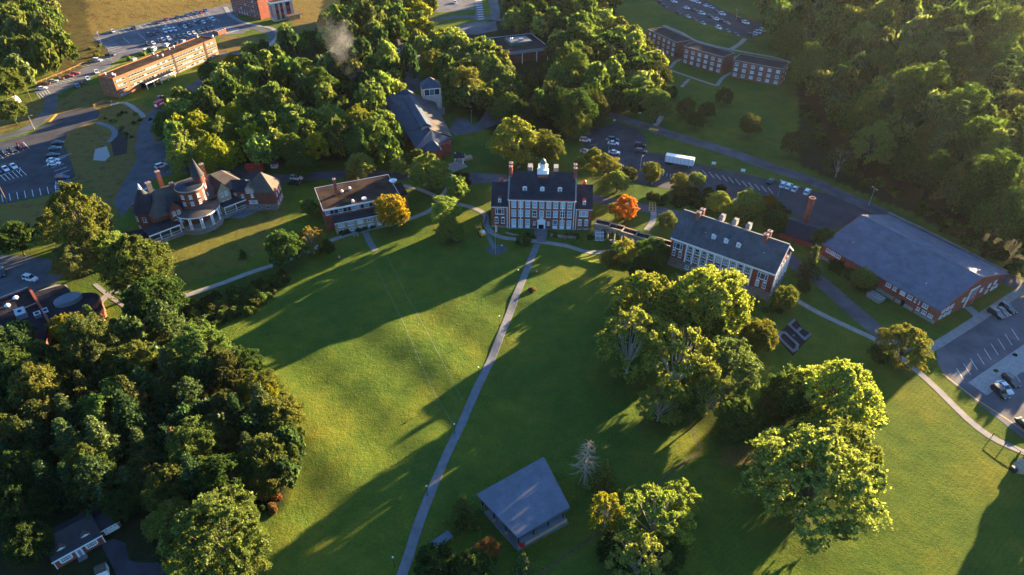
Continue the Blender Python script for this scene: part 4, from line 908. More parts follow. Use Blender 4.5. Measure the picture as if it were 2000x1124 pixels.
for (x0,x1) in ((-1.0,9.0),(23.8,36)):
    m=MB(); m.prism([(x0,1.2),(x1,1.2),(x1,5.48),(x0,5.48)],4.3,4.5,M['darkroof'],None,[4.5,4.5,5.4,5.4]); o=part('porch_roof',m,h); m=MB(); m.box(x0,1.1,4.0,x1,1.19,4.4,M['white']); m.box(x0,1.5,2.2,x1,1.58,2.32,M['white']); m.box(x0,1.5,1.41,x1,1.58,1.5,M['white']); part('railing',m,o)
    for i in range(4): x=x0+.2+(x1-x0-.4)*i/3; m=MB(); m.box(x-.12,1.4,1.4,x+.12,1.64,4.0,M['white']); part('post',m,o)
m=MB(); m.prism([(-9,4.5),(-1.0,2.0),(0.5,8.0),(-6,10.5)],3.4,3.7,M['tar']); o=part('carport_roof',m,h)
for q in ((-8.4,5),(-1.4,2.6),(-5.6,9.8)): m=MB(); m.box(q[0]-.3,q[1]-.3,-.5,q[0]+.3,q[1]+.3,3.4,M['stone']); part('pillar',m,o)
# annex
h=bld('stone_annex','smaller stone-based brick annex with pyramid roof joined to the mansion',-93.0,203.2,3)
m=MB(); m.box(0,-.2,-1,12.6,8.4,2.4,M['stone']); m.box(.05,-.1,2.4,12.5,8.3,6.9,M['brickM']); part('wall',m,h)
m=MB(); hip(m,3.6,12.4,-.1,8.3,6.9,12.4,M['browngrey'],.4); part('roof',m,h)
m=MB(); hip(m,-7,5,.8,8.0,6.9,9.6,M['slate'],.3,3); part('link_roof',m,h)
m=MB(); m.box(-7,1.2,-1,-.05,7.6,6.6,M['brickM']); part('link_wall',m,h)
m=MB(); m.box(3.3,-.7,6.9,5.9,3,8.6,M['tan']); m.face([(3.3,-.7,8.6),(5.9,-.7,8.6),(4.6,-.7,9.9)],M['tan']); o=part('dormer',m,h)
m=MB(); m.slab([(3.0,-.9,8.4),(4.6,-.9,10.05),(4.6,3.2,10.05),(3.0,3.2,8.4)],.12,M['browngrey']); m.slab([(4.6,-.9,10.05),(6.2,-.9,8.4),(6.2,3.2,8.4),(4.6,3.2,10.05)],.12,M['browngrey']); part('dormer_roof',m,o)
for x in (4.0,5.2): win(o,x,-.72,7.1,.85,1.3,0,'grid',bl=.2)
for x,z in ((1.8,5.0),(5.0,5.0),(-1,5.2),(3.9,2.7),(4.9,2.7),(5.9,2.7)): win(h,x,-.12 if x>0 else 1.18,z,.85,1.3,0,'grid',bl=.3)
for x in (6.4,9.4): win(h,x,-.22,.6,.9,.8,0,'dark')
for y in (1.8,4.4,6.6): win(h,12.62,y,4.3,.8,1.4,R90,'sash'); win(h,12.62,y,1.2,.8,1.2,R90,'sash')
m=MB(); m.prism([(-3,-4.6),(1.5,-5.8),(6.5,-.25),(-3,-.25)],-.3,.25,M['concreteD'])
for i in range(4): m.box(-3.6-.35*i,-4.4,-.3,-3.25-.35*i-.002,-.8,.2-.12*i,M['concreteD'])
part('terrace',m,h)
# ---- chapel / lodge with tower (upper centre)
h=bld('stone_tower_lodge','long blue-grey roofed lodge with square pale stone tower at its far end, upper centre',*G(817,292,6.0),-69)
L=loc
def Lz(px,py,z): x,y=loc(px,py,z,h); return (x,y,z)
def poly(name,pts,mat,par,th=.2):
    P=[Lz(*p) for p in pts]; A=sum(P[i][0]*P[(i+1)%len(P)][1]-P[(i+1)%len(P)][0]*P[i][1] for i in range(len(P)))
    if A<0: P=P[::-1]
    m=MB(); m.slab(P,th,mat); return part(name,m,par)
base=[(745,190,5.5),(835,197,5.5),(884,272,5.5),(878,281,5.5),(818,296,5.5),(796,262,5.5)]
P=[Lz(*p)[:2] for p in base]; cxx=(sum(p[0] for p in P)/6,sum(p[1] for p in P)/6); P=[lerp(p,cxx,.05) for p in P]
A=sum(P[i][0]*P[(i+1)%6][1]-P[(i+1)%6][0]*P[i][1] for i in range(6)); P=P if A>0 else P[::-1]
m=MB(); m.prism(P,-1,5.2,M['brick']); part('wall',m,h)
BG=M['bluegrey']
poly('roof',[(744,193,5.6),(742,181,7.0),(797,187,9.4),(833,246,9.4),(842,254,9.0),(812,290,5.4),(792,258,5.4)],BG,h)
poly('roof',[(797,187,9.6),(803,180,8.5),(850,200,5.6),(884,268,5.4),(842,254,8.9),(833,246,9.5)],M['browngrey'],h)  # tan slope: sunlight put into the colour of the blue-grey roof
poly('roof',[(842,254,8.85),(884,271,5.6),(862,279,5.3),(848,286,5.1),(812,292,5.3)],BG,h)
# raised clerestory
m=MB(); a=Lz(799,190,9.8); b=Lz(833,246,9.8); d=Vector((b[0]-a[0],b[1]-a[1],0)).normalized(); n=Vector((-d.y,d.x,0))
A0=Vector(a);B0=Vector(b); z=9.0; wd=1.9
m.prism([tuple((A0-n*wd)[:2]),tuple((B0-n*wd)[:2]),tuple((B0+n*wd)[:2]),tuple((A0+n*wd)[:2])],6,9.6,M['concrete']); mo=part('clerestory',m,h)
m=MB(); q=wd+.5; up=Vector((0,0,1.5)); e=Vector((0,0,9.5)); A1=Vector((a[0],a[1],0))-d*.5; B1=Vector((b[0],b[1],0))+d*.6
m.slab([tuple(A1-n*q+e),tuple(B1-n*q+e),tuple(B1+e+up),tuple(A1+e+up)],.15,BG); m.slab([tuple(A1+e+up),tuple(B1+e+up),tuple(B1+n*q+e),tuple(A1+n*q+e)],.15,BG); part('roof',m,mo)
# second small hip roofs at the back and the front gable
def hiproof(px,py,z0,w,dp,rise,mat,ang,name='roof',wall=None,zb=-1):
    x,y=loc(px,py,z0,h); m=MB(); c,s=math.cos(rad(ang)),math.sin(rad(ang)); hw,hd=w/2,dp/2
    R2=lambda u,v:(x+u*c-v*s,y+u*s+v*c)
    f=h
    if wall:
        mm=MB(); mm.prism([R2(-hw*.93,-hd*.93),R2(hw*.93,-hd*.93),R2(hw*.93,hd*.93),R2(-hw*.93,hd*.93)],zb,z0-.12,wall); f=part('wall',mm,h)
    cs=[R2(-hw,-hd),R2(hw,-hd),R2(hw,hd),R2(-hw,hd)]; i=max(0,hw-hd); r1,r2=R2(-i,0),R2(i,0)
    P=[(p[0],p[1],z0) for p in cs]; a,b=(r1[0],r1[1],z0+rise),(r2[0],r2[1],z0+rise)
    if i<.05: 
        for k in range(4): m.face([P[k],P[(k+1)%4],a],mat)
    else: m.face([P[0],P[1],b,a],mat); m.face([P[1],P[2],b],mat); m.face([P[2],P[3],a,b],mat); m.face([P[3],P[0],a],mat)
    m.prism(cs,z0-.12,z0-.005,mat); part(name,m,f); return f
hiproof(792,184,8.3,6.5,4.5,2.0,BG,75,wall=M['concrete'],zb=4)
hiproof(845,290,5.2,6.5,5.2,3.0,BG,82,wall=M['brick'])
f=hiproof(897,305,3.2,4.2,3.6,1.5,M['slate'],75,wall=None)
for (u,v) in ((888,306),(904,309),(889,299),(907,301)):
    x,y=loc(u,v,3.0,h); m=MB(); m.box(x-.18,y-.18,-.3,x+.18,y+.18,3.1,M['white']); part('porch_post',m,h)
def lw(px,py,z,w,hh,st='sash',an=69): x,y=loc(px,py,z,h); return win(h,x,y,z,w,hh,rad(an),st)
# front brick gable wall facing the camera with windows
x,y=loc(864,282,4.9,h); m=MB(); c,s=math.cos(rad(75)),math.sin(rad(75)); R3=lambda u,v:(x+u*c-v*s,y+u*s+v*c)
m.prism([R3(-3.2,-.4),R3(2.8,-.4),R3(2.8,2.6),R3(-3.2,2.6)],-1,4.9,M['brick']); fw=part('front_wall',m,h)
for u,z,w_,st in ((-1.7,3.2,1.2,'grid'),(1.0,3.2,1.2,'grid'),(-.2,.9,3.2,'triple')):
    p=R3(u,-.41); win(fw,p[0],p[1],z,w_,1.15,rad(75),st)
# tower
tw_=(-38.7,284.9)
dx,dy=tw_[0]-h.location.x,tw_[1]-h.location.y; a=h.rotation_euler.z; ox=dx*math.cos(a)+dy*math.sin(a); oy=-dx*math.sin(a)+dy*math.cos(a)
tp=empty('tower',(ox,oy,0),rad(13.5+69)); tp.parent=h
W,D,ze=8.6,7.4,12.0
m=MB(); m.box(.3,.3,-1,W-.3,D-.3,ze-.25,M['pinkstone']); part('tower_wall',m,tp)
m=MB(); m.face([(0,0,ze),(W,0,ze),(W/2,D/2,ze+3.6)],BG); m.face([(W,0,ze),(W,D,ze),(W/2,D/2,ze+3.6)],M['browngrey']); m.face([(W,D,ze),(0,D,ze),(W/2,D/2,ze+3.6)],BG); m.face([(0,D,ze),(0,0,ze),(W/2,D/2,ze+3.6)],BG); m.box(0,0,ze-.24,W,D,ze-.02,M['trim']); part('tower_roof',m,tp)  # brown-grey face has the sunlight painted in; other faces stay blue-grey
m=MB(); m.box(.9,.1,ze-3.4,W-.9,.29,ze-.5,M['white']); o=part('belfry_frame',m,tp)
for k in range(3): m=MB(); m.box(1.1+2.2*k,.02,ze-3.2,3.1+2.2*k,.095,ze-.7,M['glass']); part('belfry_window',m,tp)
for z in (4.2,6.2): win(tp,W*.82,.28,z,.55,.9,0,'sash',bl=0)
m=MB(); m.box(W-1.6,-1.4,-1,W+.6,.28,2.6,M['concrete']); part('porch',m,tp)
x,y=loc(750,191,8,h); chimney(h,x,y,5,8.2,.8,.8,M['concrete'])
# front steps
x,y=G(893,325,0); h=empty('entrance_steps',(x,y,0),rad(38),'stone steps and terrace in front of the blue-roofed lodge','steps')
for i in range(6): m=MB(); m.box(-4,-3+.8*i,-.3,3,-3+.8*(i+1)-.01,.1+.22*i,M['concrete']); part('step',m,h)
m=MB(); m.prism([(2,2.2),(8,1),(9,3.5),(3,5)],-.3,.8,M['tan']); part('terrace',m,h)
# ---- modern building lower left
h=bld('library','modern dark flat-roofed building with oval skylight at the left edge',*G(-40,600,4.5),40,'building')
def prismpx(name,pts,z0,z1,mat,par,mt=None):
    P=[loc(p[0],p[1],z1,par) for p in pts]; A=sum(P[i][0]*P[(i+1)%len(P)][1]-P[(i+1)%len(P)][0]*P[i][1] for i in range(len(P)))
    if A<0: P=P[::-1]
    m=MB(); m.prism(P,z0,z1,mat,mt); return part(name,m,par)
prismpx('roof',[(-60,608),(0,582),(55,562),(96,628),(80,700),(-60,740)],3.8,4.2,M['tar'],h)
prismpx('wall',[(-58,612),(0,588),(52,567),(92,630),(78,700),(-60,740)],-1,3.78,M['brick2'],h)
prismpx('roof',[(64,572),(124,556),(136,566),(150,590),(120,640),(96,640),(74,600)],4.2,4.8,M['tar'],h)
prismpx('terrace',[(64,573),(108,556),(130,557),(134,564),(112,574),(76,592)],-.5,4.25,M['brick2'],h,M['concrete'])
prismpx('parapet',[(53,561),(58,559),(98,627),(94,631)],4.21,4.9,M['brick2'],h)
prismpx('parapet',[(-60,609),(0,583),(55,562),(54,559.5),(0,580.5),(-60,606)],4.21,4.7,M['brick2'],h,M['concrete'])
prismpx('parapet',[(72,590),(44,602),(44.5,604),(73,592)],4.21,4.5,M['brick2'],h)
cx_,cy_=loc(132,586,5.4,h)
def ell(name,cx,cy,rx,ry,z0,z1,mat,par,mt=None,an=0,n=28):
    c,s=math.cos(an),math.sin(an); P=[(cx+rx*math.cos(2*PI*i/n)*c-ry*math.sin(2*PI*i/n)*s,cy+rx*math.cos(2*PI*i/n)*s+ry*math.sin(2*PI*i/n)*c) for i in range(n)]
    m=MB(); m.prism(P,z0,z1,mat,mt); return part(name,m,par)
x,y=loc(148,596,4.6,h); ell('round_wing',x,y,6.0,4.6,-1,4.9,M['brick2'],h,M['tar'])
x,y=loc(163,606,3.8,h); ell('round_wing',x,y,4.6,4.4,-1,3.6,M['brick2'],h,M['tar'])
x,y=loc(132,584,5.8,h); o=ell('skylight',x,y,3.4,2.3,4.9,6.1,M['steel'],h,M['metal'],0)
x,y=loc(175,630,1,h); ell('brick_ring_bed',x,y,3.6,3.8,-.5,1.0,M['brickO'],h,M['soil'])
for q,w_,d_,hh in (((38,608),2.4,3.6,1.6),((72,612),1.6,2.0,1.1),((88,606),1.2,2.4,.8)):
    x,y=loc(q[0],q[1],4.2+hh,h); m=MB(); m.box(x-w_/2,y-d_/2,4.21,x+w_/2,y+d_/2,4.2+hh,M['steel']); m.cyl(x,y,4.2+hh,4.35+hh,.5,.5,M['dark'],10); part('roof_unit',m,h)
for q in ((14,596),(30,581)):
    x,y=loc(q[0],q[1],5.0,h); m=MB(); m.cyl(x,y,4.21,4.8,.4,.4,M['steel'],8); m.lathe([(.75,4.8),(.55,5.2),(.001,5.35)],M['white'],x,y,10); part('roof_fan',m,h,True)
vents(h,[loc(51,614,4.8,h)],4.21,M['concrete'],.5)
# ---- arcade
pts=[(1160,458,0),(1186,463,0),(1212,470,0),(1239,478,0),(1264,484,0),(1289,490,0),(1310,496,0)]
h=empty('stone_arcade',(*G(1235,480,0),0),0,'roofed stone arcade linking the cupola hall to the pilastered hall','arcade')
zt0=[3.9,3.5,3.2,2.9,2.6,2.4]; hx,hy=h.location.x,h.location.y
for k in range(6):
    a=Vector(G(*pts[k][:2],0));b=Vector(G(*pts[k+1][:2],0)); dv=(b-a); Ln=dv.length; an=math.atan2(dv.y,dv.x); zt=zt0[k]
    s=empty('arcade_bay',(a.x-hx,a.y-hy,0),an); s.parent=h; m=MB(); m.box(-.25,-.1,-2.5,.25,.5,zt,M['stone']); m.box(Ln/2-.2,-.1,-2.5,Ln/2+.2,.5,zt-.9,M['stone']); m.box(-.25,-.1,zt-.9,Ln+.0,.5,zt,M['stone'])
    n=6
    for q in (0,1):
        c0=Ln*(.25+.5*q); r=Ln/4-.2
        for i in range(n):
            t0,t1=PI*i/n,PI*(i+1)/n; zs=zt-.9-r
            m.face([(c0+r*math.cos(t0),-.1,zs+r*math.sin(t0)),(c0+r*math.cos(t0),-.1,zt-.9),(c0+r*math.cos(t1),-.1,zt-.9),(c0+r*math.cos(t1),-.1,zs+r*math.sin(t1))],M['stone'])
    part('arches',m,s); m=MB(); m.box(-.3,-.25,zt,Ln-.02,.25,zt+.3,M['tan']); m.box(-.3,2.6,zt,Ln-.02,3.0,zt+.3,M['tan']); m.box(-.3,.26,zt,.1,2.59,zt+.3,M['tan']); m.box(.11,.26,zt-.25,Ln-.03,2.59,zt-.05,M['tar']); m.box(-.25,2.62,-2.5,Ln,2.95,zt-.01,M['stone']) if k in(0,4,5) else m.box(-.25,2.62,-2.5,.3,2.95,zt-.01,M['stone']); part('coping',m,s)
def at(name,px,py,label,cat,rz=0,group=None,z=0):
    x,y=GT(px,py,z); return empty(name,(x,y,float(T(x,y))),rz,label,cat,group)
# chillers
for k,px in enumerate((1166.5,1175)):
    for j in range(2):
        o=at('cooling_unit',px,458+7.5*j-1.5,f'white box cooling unit beside the cupola hall, {"left" if k==0 else "right"} column, {"farther" if j==0 else "nearer"} one','cooling unit',0,'cooling units on the slab beside the hall',1)
        m=MB(); m.box(-.58,-.75,.1,.58,.75,2.1,M['white']); part('casing',m,o); m=MB(); m.cyl(0,-.3,2.1,2.2,.4,.4,M['steel'],10); m.cyl(0,.4,2.1,2.2,.3,.3,M['steel'],10); part('fan_guard',m,o); m=MB(); m.box(-.5,-.78,.4,.5,-.752,1.8,M['steel']); part('grille',m,o)
x,y=GT(1169,469); tag(link('concrete_pad',(lambda m:(m.box(-2,-.3,-.4,2.2,4.6,.12,M['concrete']),m.mesh('pad'))[1])(MB()),None,(x,y,float(T(x,y)))),'concrete slab under the white cooling units','slab')
# ---------------------------------------------------------------- vehicles
def carmeshes(kind):
    Lc={'sedan':4.6,'suv':4.7,'pickup':5.5,'van':5.2}[kind]; H=Lc/2; b=MB(); cm=M['car']
    def sect(st,mat,m):
        for a,c in zip(st[:-1],st[1:]):
            (x0,w0,zb0,zt0),(x1,w1,zb1,zt1)=a,c
            A=[(x0,-w0,zb0),(x0,-w0*.96,zt0),(x0,w0*.96,zt0),(x0,w0,zb0)]; B=[(x1,-w1,zb1),(x1,-w1*.96,zt1),(x1,w1*.96,zt1),(x1,w1,zb1)]
            for i in range(4): j=(i+1)%4; m.face([A[j],A[i],B[i],B[j]],mat)
        for s,rev in ((st[0],0),(st[-1],1)):
            x,w,zb,zt=s; f=[(x,-w,zb),(x,-w*.96,zt),(x,w*.96,zt),(x,w,zb)]; m.face(f if not rev else f[::-1],mat)
    hb={'sedan':(.62,.82,.88),'suv':(.75,.98,1.0),'pickup':(.8,1.05,1.0),'van':(.8,1.0,1.1)}[kind]
    sect([(-H,.72,.35,hb[0]),(-H+.15,.86,.25,hb[2]-.06),(-H*.5,.9,.22,hb[2]),(0,.9,.22,hb[2]),(H*.45,.9,.22,hb[1]),(H-.35,.86,.25,hb[1]-.12),(H-.05,.74,.3,hb[0]-.08)],cm,b)
    g=MB(); z0=hb[2]-.03
    cab={'sedan':(-1.75,-1.0,.15,.95,1.42),'suv':(-2.2,-1.9,.3,1.0,1.72),'pickup':(-.6,-.4,.8,1.5,1.8),'van':(-2.5,-2.35,1.1,1.9,1.95)}[kind]
    x0,x1,x2,x3,zt=cab
    bt=[(x0,-.84),(x3,-.84),(x3,.84),(x0,.84)]; tp=[(x1,-.66),(x2,-.66),(x2,.66),(x1,.66)]
    for i in range(4): j=(i+1)%4; g.face([(*bt[i],z0),(*bt[j],z0),(*tp[j],zt-.04),(*tp[i],zt-.04)],M['glassD'])
    r=MB(); r.prism(tp,zt-.04,zt+.03,cm)
    for s in(-1,1):
        for xx,xt in ((x0,x1),(x3,x2),((x0+x3)/2,(x1+x2)/2)): r.tube([(xx,s*.845,z0),(xt,s*.665,zt)],.045,.04,cm,4)
    if kind=='pickup': r.box(-H+.25,-.72,hb[2]+.002,-.75,.72,hb[2]+.02,M['dark'])
    wh=MB()
    wh.lathe([(.001,-.11),(.3,-.11),(.34,-.07),(.34,.07),(.3,.11),(.001,.11)],M['rubber'],0,0,10)
    wm=wh.mesh('wheel'); wm.transform(Matrix.Rotation(PI/2,4,'X'))
    hl=MB(); hl.box(-.05,-.2,-.08,.05,.2,.08,M['white']); tl=MB(); tl.box(-.05,-.18,-.08,.05,.18,.08,M['red'])
    return b.mesh('body',True),g.mesh('windows'),r.mesh('roof'),wm,hl.mesh('headlight'),tl.mesh('tail_light'),H,hb
CM={k:carmeshes(k) for k in('sedan','suv','pickup','van')}
CC={'white':(.72,.72,.72),'black':(.012,.012,.015),'dark grey':(.04,.042,.05),'silver':(.38,.4,.42),'red':(.32,.02,.02),'dark red':(.12,.015,.018),'blue':(.03,.10,.32),'dark blue':(.02,.035,.09),'teal':(.03,.12,.14)}
def car(px,py,vx,vy,kind='sedan',col='white',place='',group='parked cars'):
    x,y=GT(px,py,.8); a=G(px,py); b2=G(px+vx,py+vy); an=math.atan2(b2[1]-a[1],b2[0]-a[0])
    o=empty('parked_car',(x,y,float(T(x,y))+.06),an); bm,gl,rf,wm,hl,tl,H,hb=CM[kind]; c=(*CC[col],1)
    for nme,me in (('body',bm),('roof',rf),('windows',gl)): q=link(nme,me,o); q.color=c
    for sx in(-1,1):
        for sy in(-1,1): link('wheel',wm,o,(sx*H*.62,sy*.83,.34))
    for sy in(-1,1): link('headlight',hl,o,(H-.12,sy*.55,hb[1]-.28)); link('tail_light',tl,o,(-H+.05,sy*.6,hb[2]-.22))
    LAB.append((o,f"{col} {'car' if kind=='sedan' else kind} {place}",'car',group,px,py)); return o
def cars(lst,vx,vy,place,group):
    for t in lst:
        px,py,c=t[:3]; k=t[3] if len(t)>3 else random.choice(('sedan','suv','sedan')); car(px,py,vx,vy,k,{'w':'white','k':'black','g':'dark grey','s':'silver','r':'red','d':'dark red','b':'blue','n':'dark blue','t':'teal'}[c],place,group)
g1='cars in the upper left lot'
cars([(220,61,'w','pickup'),(261,54,'k','suv'),(309,43,'d'),(325,37,'r'),(346,33,'k'),(365,29,'b'),(373,27,'n'),(383,25,'b'),(392,23,'r'),(401,20,'b')],1,.72,'in the top row of the upper left lot',g1)
cars([(291,68,'g'),(302,66,'d'),(305,60,'k'),(322,61,'w'),(325,54,'w'),(332,59,'w'),(341,58,'w'),(352,46,'k'),(361,52,'w'),(363,46,'g'),(371,49,'g'),(380,40,'w'),(388,42,'k'),(397,43,'w'),(406,41,'k'),(409,34,'w'),(416,38,'w')],1,.72,'in the second row of the upper left lot',g1)
cars([(289,86,'g'),(299,84,'w'),(311,80,'k'),(318,77,'w'),(330,76,'w'),(341,73,'k'),(350,70,'g'),(360,69,'t'),(369,65,'w'),(379,64,'w'),(389,61,'t'),(398,58,'k'),(407,56,'k'),(416,54,'k')],1,.72,'in the third row of the upper left lot',g1)
cars([(285,99,'w','van'),(301,96,'w','van'),(326,88,'w','suv'),(345,84,'k'),(357,80,'s')],1,-.9,'just behind the orange brick block',g1)
g2='cars along the upper left lane'
cars([(190,117,'w','suv'),(215,107,'k','pickup')],1,.05,'at the throat of the upper left lot',g2)
cars([(188,140,'w'),(171,153,'w'),(162,160,'g'),(151,167,'b')],.6,.8,'parked on the near side of the upper left lane',g2)
cars([(146,143,'r'),(134,148,'r'),(115,153,'d'),(103,158,'s'),(88,163,'d'),(81,172,'w')],1,-.1,'under the trees on the far side of the lane',g2)
g3='cars in the dark asphalt lot at left'
cars([(113,278,'g'),(107,289,'t'),(103,302,'k'),(103,312,'w'),(105,319,'w')],1,-.12,'in the right row of the left lot',g3)
cars([(122,346,'n','suv')],1,0,'by the hatched bay of the left lot',g3)
cars([(-6,333,'b'),(10,329,'w'),(26,324,'w')],.7,.55,'in the middle row of the left lot',g3)
cars([(10,298,'k'),(24,291,'g'),(40,285,'d')],.75,.6,'in the far left row of the left lot',g3)
cars([(59,543,'w','suv')],1,.22,'near the oval-skylight building','cars by the modern building'); cars([(3,532,'k','suv')],.2,1,'at the left edge','cars by the modern building')
cars([(315,323,'w')],1,-.35,'on the drive behind the turreted mansion','cars by the mansion'); cars([(264,400,'r')],.4,-1,'beside the cone-roofed mansion tower','cars by the mansion')
cars([(290,372,'s')],1,0,'tucked beside the mansion chimneys','cars by the mansion')
cars([(579,347,'w','suv'),(574,356,'k')],1,.05,'on the road left of the flat-roofed office','cars by the office')
g4='cars in the lot behind the cupola hall'
cars([(1143,273,'w','suv'),(1144,295,'s'),(1198,272,'k','suv'),(1198,279,'w'),(1200,297,'w'),(1250,283,'k','suv'),(1252,295,'g','suv'),(1207,322,'k')],1,.1,'in the lot behind the cupola hall',g4)
cars([(1505,353,'k'),(1530,360,'w'),(1541,363,'w'),(1553,368,'w'),(1577,374,'w','suv')],.8,-1,'in the row beside the loop road',g4)
g5='cars in the upper right lot'
cars([(1291,6,'k'),(1299,12,'d'),(1325,25,'k'),(1344,32,'s'),(1357,38,'d'),(1373,45,'s'),(1404,54,'w','suv'),(1421,60,'t'),(1438,67,'g')],1,.5,'in the near row of the upper right lot',g5)
cars([(1317,3,'w'),(1341,15,'w'),(1357,20,'d'),(1371,26,'w'),(1387,32,'k'),(1400,37,'w'),(1411,42,'k'),(1420,45,'d')],1,.25,'in the middle row of the upper right lot',g5)
cars([(1354,1,'w'),(1363,4,'w'),(1380,11,'w'),(1389,14,'s'),(1400,22,'g'),(1411,27,'w'),(1443,38,'d','van'),(1457,44,'w')],1,.3,'in the far row of the upper right lot',g5)
cars([(1490,59,'w','suv'),(1480,63,'w'),(1473,66,'s'),(1466,69,'g')],1,.35,'at the right end of the upper right lot',g5)
g6='cars in the right lot'
cars([(1946,612,'k','suv'),(1957,607,'g'),(1969,602,'k')],1,.65,'near the gymnasium entrance',g6)
cars([(1954,765,'k','suv'),(1963,756,'w'),(1975,743,'k','suv')],.8,.75,'by the stone island in the right lot',g6); cars([(2003,704+125,'k')],.8,.75,'at the right edge of the frame',g6)
cars([(959,210,'k','suv')],1,.1,'on the small lot right of the stone tower','cars by the lodge')
cars([(778,100,'w','van')],.3,-1,'on the wooded road, top centre','cars at the top centre'); cars([(889,4,'w')],.4,1,'in the small lot at the top centre','cars at the top centre'); cars([(312,190,'k'),(336,213,'s'),(341,206,'k')],.8,-.5,'by the red box truck','cars by the orange brick block')
# trucks and trailer
def boxtruck(px,py,vx,vy,label,L_=6.5,col='red'):
    x,y=GT(px,py,1.2); a=G(px,py); b2=G(px+vx,py+vy); an=math.atan2(b2[1]-a[1],b2[0]-a[0]); o=empty('box_truck',(x,y,float(T(x,y))+.05),an,label,'truck')
    m=MB(); m.box(-L_/2,-1.15,.7,L_/2-1.8,1.15,3.1,M[col]); part('cargo_box',m,o)
    m=MB(); m.prism([(L_/2-1.75,-1.0),(L_/2,-1.0),(L_/2,1.0),(L_/2-1.75,1.0)],.5,1.9,M[col],None,[2.2,1.3,1.3,2.2]); part('cab',m,o); m=MB(); m.face([(L_/2-.9,-.9,1.85),(L_/2-.15,-.9,1.42),(L_/2-.15,.9,1.42),(L_/2-.9,.9,1.85)],M['glassD']); part('windscreen',m,o)
    m=MB(); 
    for s in (-1,1): m.face([(-2.4,s*1.16,1.6),(.8,s*1.16,1.5),(1.0,s*1.16,2.0),(-1.8,s*1.16,2.5)],M['white'])
    m.box(-L_/2-.02,-.7,1.2,-L_/2-.001,.7,2.4,M['white']); part('decal',m,o)
    for sx in(-L_/2+1.2,L_/2-1.2):
        for sy in(-.95,.95): q=link('wheel',CM['van'][3],o,(sx,sy,.42)); q.scale=(1.25,1.3,1.25)
    return o
boxtruck(314,204,1,-.6,'red box truck with white side graphics below the orange brick block')
x,y=GT(1327,317,1.3); a=G(1301,308);b2=G(1354,317); o=empty('semi_trailer',(x,y,.05),math.atan2(b2[1]-a[1],b2[0]-a[0]),'long white box trailer standing in the lot under the loop road','trailer')
m=MB(); m.box(-5.4,-1.25,1.0,5.4,1.25,3.7,M['white']); part('box',m,o); m=MB(); m.box(-5.3,-.5,.7,5.3,.5,.98,M['black']); m.box(3.6,-.9,0,3.9,-.7,.99,M['steel']); m.box(3.6,.7,0,3.9,.9,.99,M['steel']); part('chassis',m,o)
m=MB()
for k in range(8): m.box(-5.2+1.45*k,-1.28,1.05,-5.1+1.45*k,-1.252,3.65,M['concrete'])
part('ribs',m,o)
for sx in(-4.2,-3.2):
    for sy in(-1,1): q=link('wheel',CM['van'][3],o,(sx,sy,.48)); q.scale=(1.4,1.4,1.4)
# boom lift
o=at('boom_lift',942,460,'orange boom lift parked on the grass left of the cupola hall','boom lift',rad(112))
m=MB(); m.box(-1.3,-.9,.5,1.2,.9,1.3,M['yellow']); part('chassis',m,o); m=MB(); m.box(-1.2,-.7,1.31,.2,.5,1.9,M['white']); part('engine_cover',m,o)
m=MB(); m.tube([(-.6,.2,1.6),(1.0,.2,3.1),(2.8,.2,2.2)],.22,.17,M['yellow'],6); part('boom',m,o); m=MB(); m.box(2.7,-.7,1.3,3.7,1.0,1.4,M['yellow'])
for a_,b_ in ((2.7,-.7),(3.65,-.7),(2.7,.95),(3.65,.95)): m.box(a_,b_,1.4,a_+.06,b_+.06,2.4,M['yellow'])
m.box(2.7,-.7,2.35,3.7,-.64,2.42,M['yellow']); m.box(2.7,.94,2.35,3.7,1.0,2.42,M['yellow']); part('basket',m,o)
for sx in(-.9,.8):
    for sy in(-.95,.95): q=link('wheel',CM['van'][3],o,(sx,sy,.45)); q.scale=(1.3,1.5,1.3)
# white tank / storage dome
o=at('storage_tent',23,203,'white dome-topped storage tent at the far left edge','tent',rad(75)); o.scale=(.8,.7,.75); m=MB(); n=10
for i in range(n):
    a,b=PI*i/n,PI*(i+1)/n; m.face([(-4,3*math.cos(a),3.6*math.sin(a)),(4,3*math.cos(a),3.6*math.sin(a)),(4,3*math.cos(b),3.6*math.sin(b)),(-4,3*math.cos(b),3.6*math.sin(b))],M['white'])
part('cover',m,o,True); m=MB(); m.face([(4.0,3*math.cos(PI*i/n),3.6*math.sin(PI*i/n)) for i in range(n+1)],M['concrete']); m.face([(-4.0,3*math.cos(PI*i/n),3.6*math.sin(PI*i/n)) for i in range(n+1)],M['concrete']); part('end_panel',m,o)
# ---------------------------------------------------------------- small things
def lamp(px,py,label,group='globe lamps beside the lawn walkway',hh=3.2,post='black'):
    x,y=GT(px,py,hh); o=empty('street_lamp',(x,y,float(T(x,y))),0,label,'lamp post',group); m=MB(); m.cyl(0,0,-.3,.4,.16,.1,M[post],8); m.cyl(0,0,.4,hh-.15,.06,.05,M[post],6); part('post',m,o)
    m=MB(); m.lathe([(.001,hh-.15),(.15,hh-.1),(.21,hh+.05),(.15,hh+.2),(.001,hh+.25)],M['white'],0,0,10); part('globe',m,o,True)
for k,(a,b,t) in enumerate(((767,1089,'nearest of the row, at the bottom'),(833,950,'second from the bottom, left of the walk'),(887,829,'at the end of the faint field line'),(934,718,'beside the middle of the lawn walk'),(975,618,'beside the upper half of the lawn walk'),(1012,528,'near the top of the lawn walk'),(980,480,'on the gravel ring left of the hall steps'))): lamp(a,b,'white globe lamp '+t)
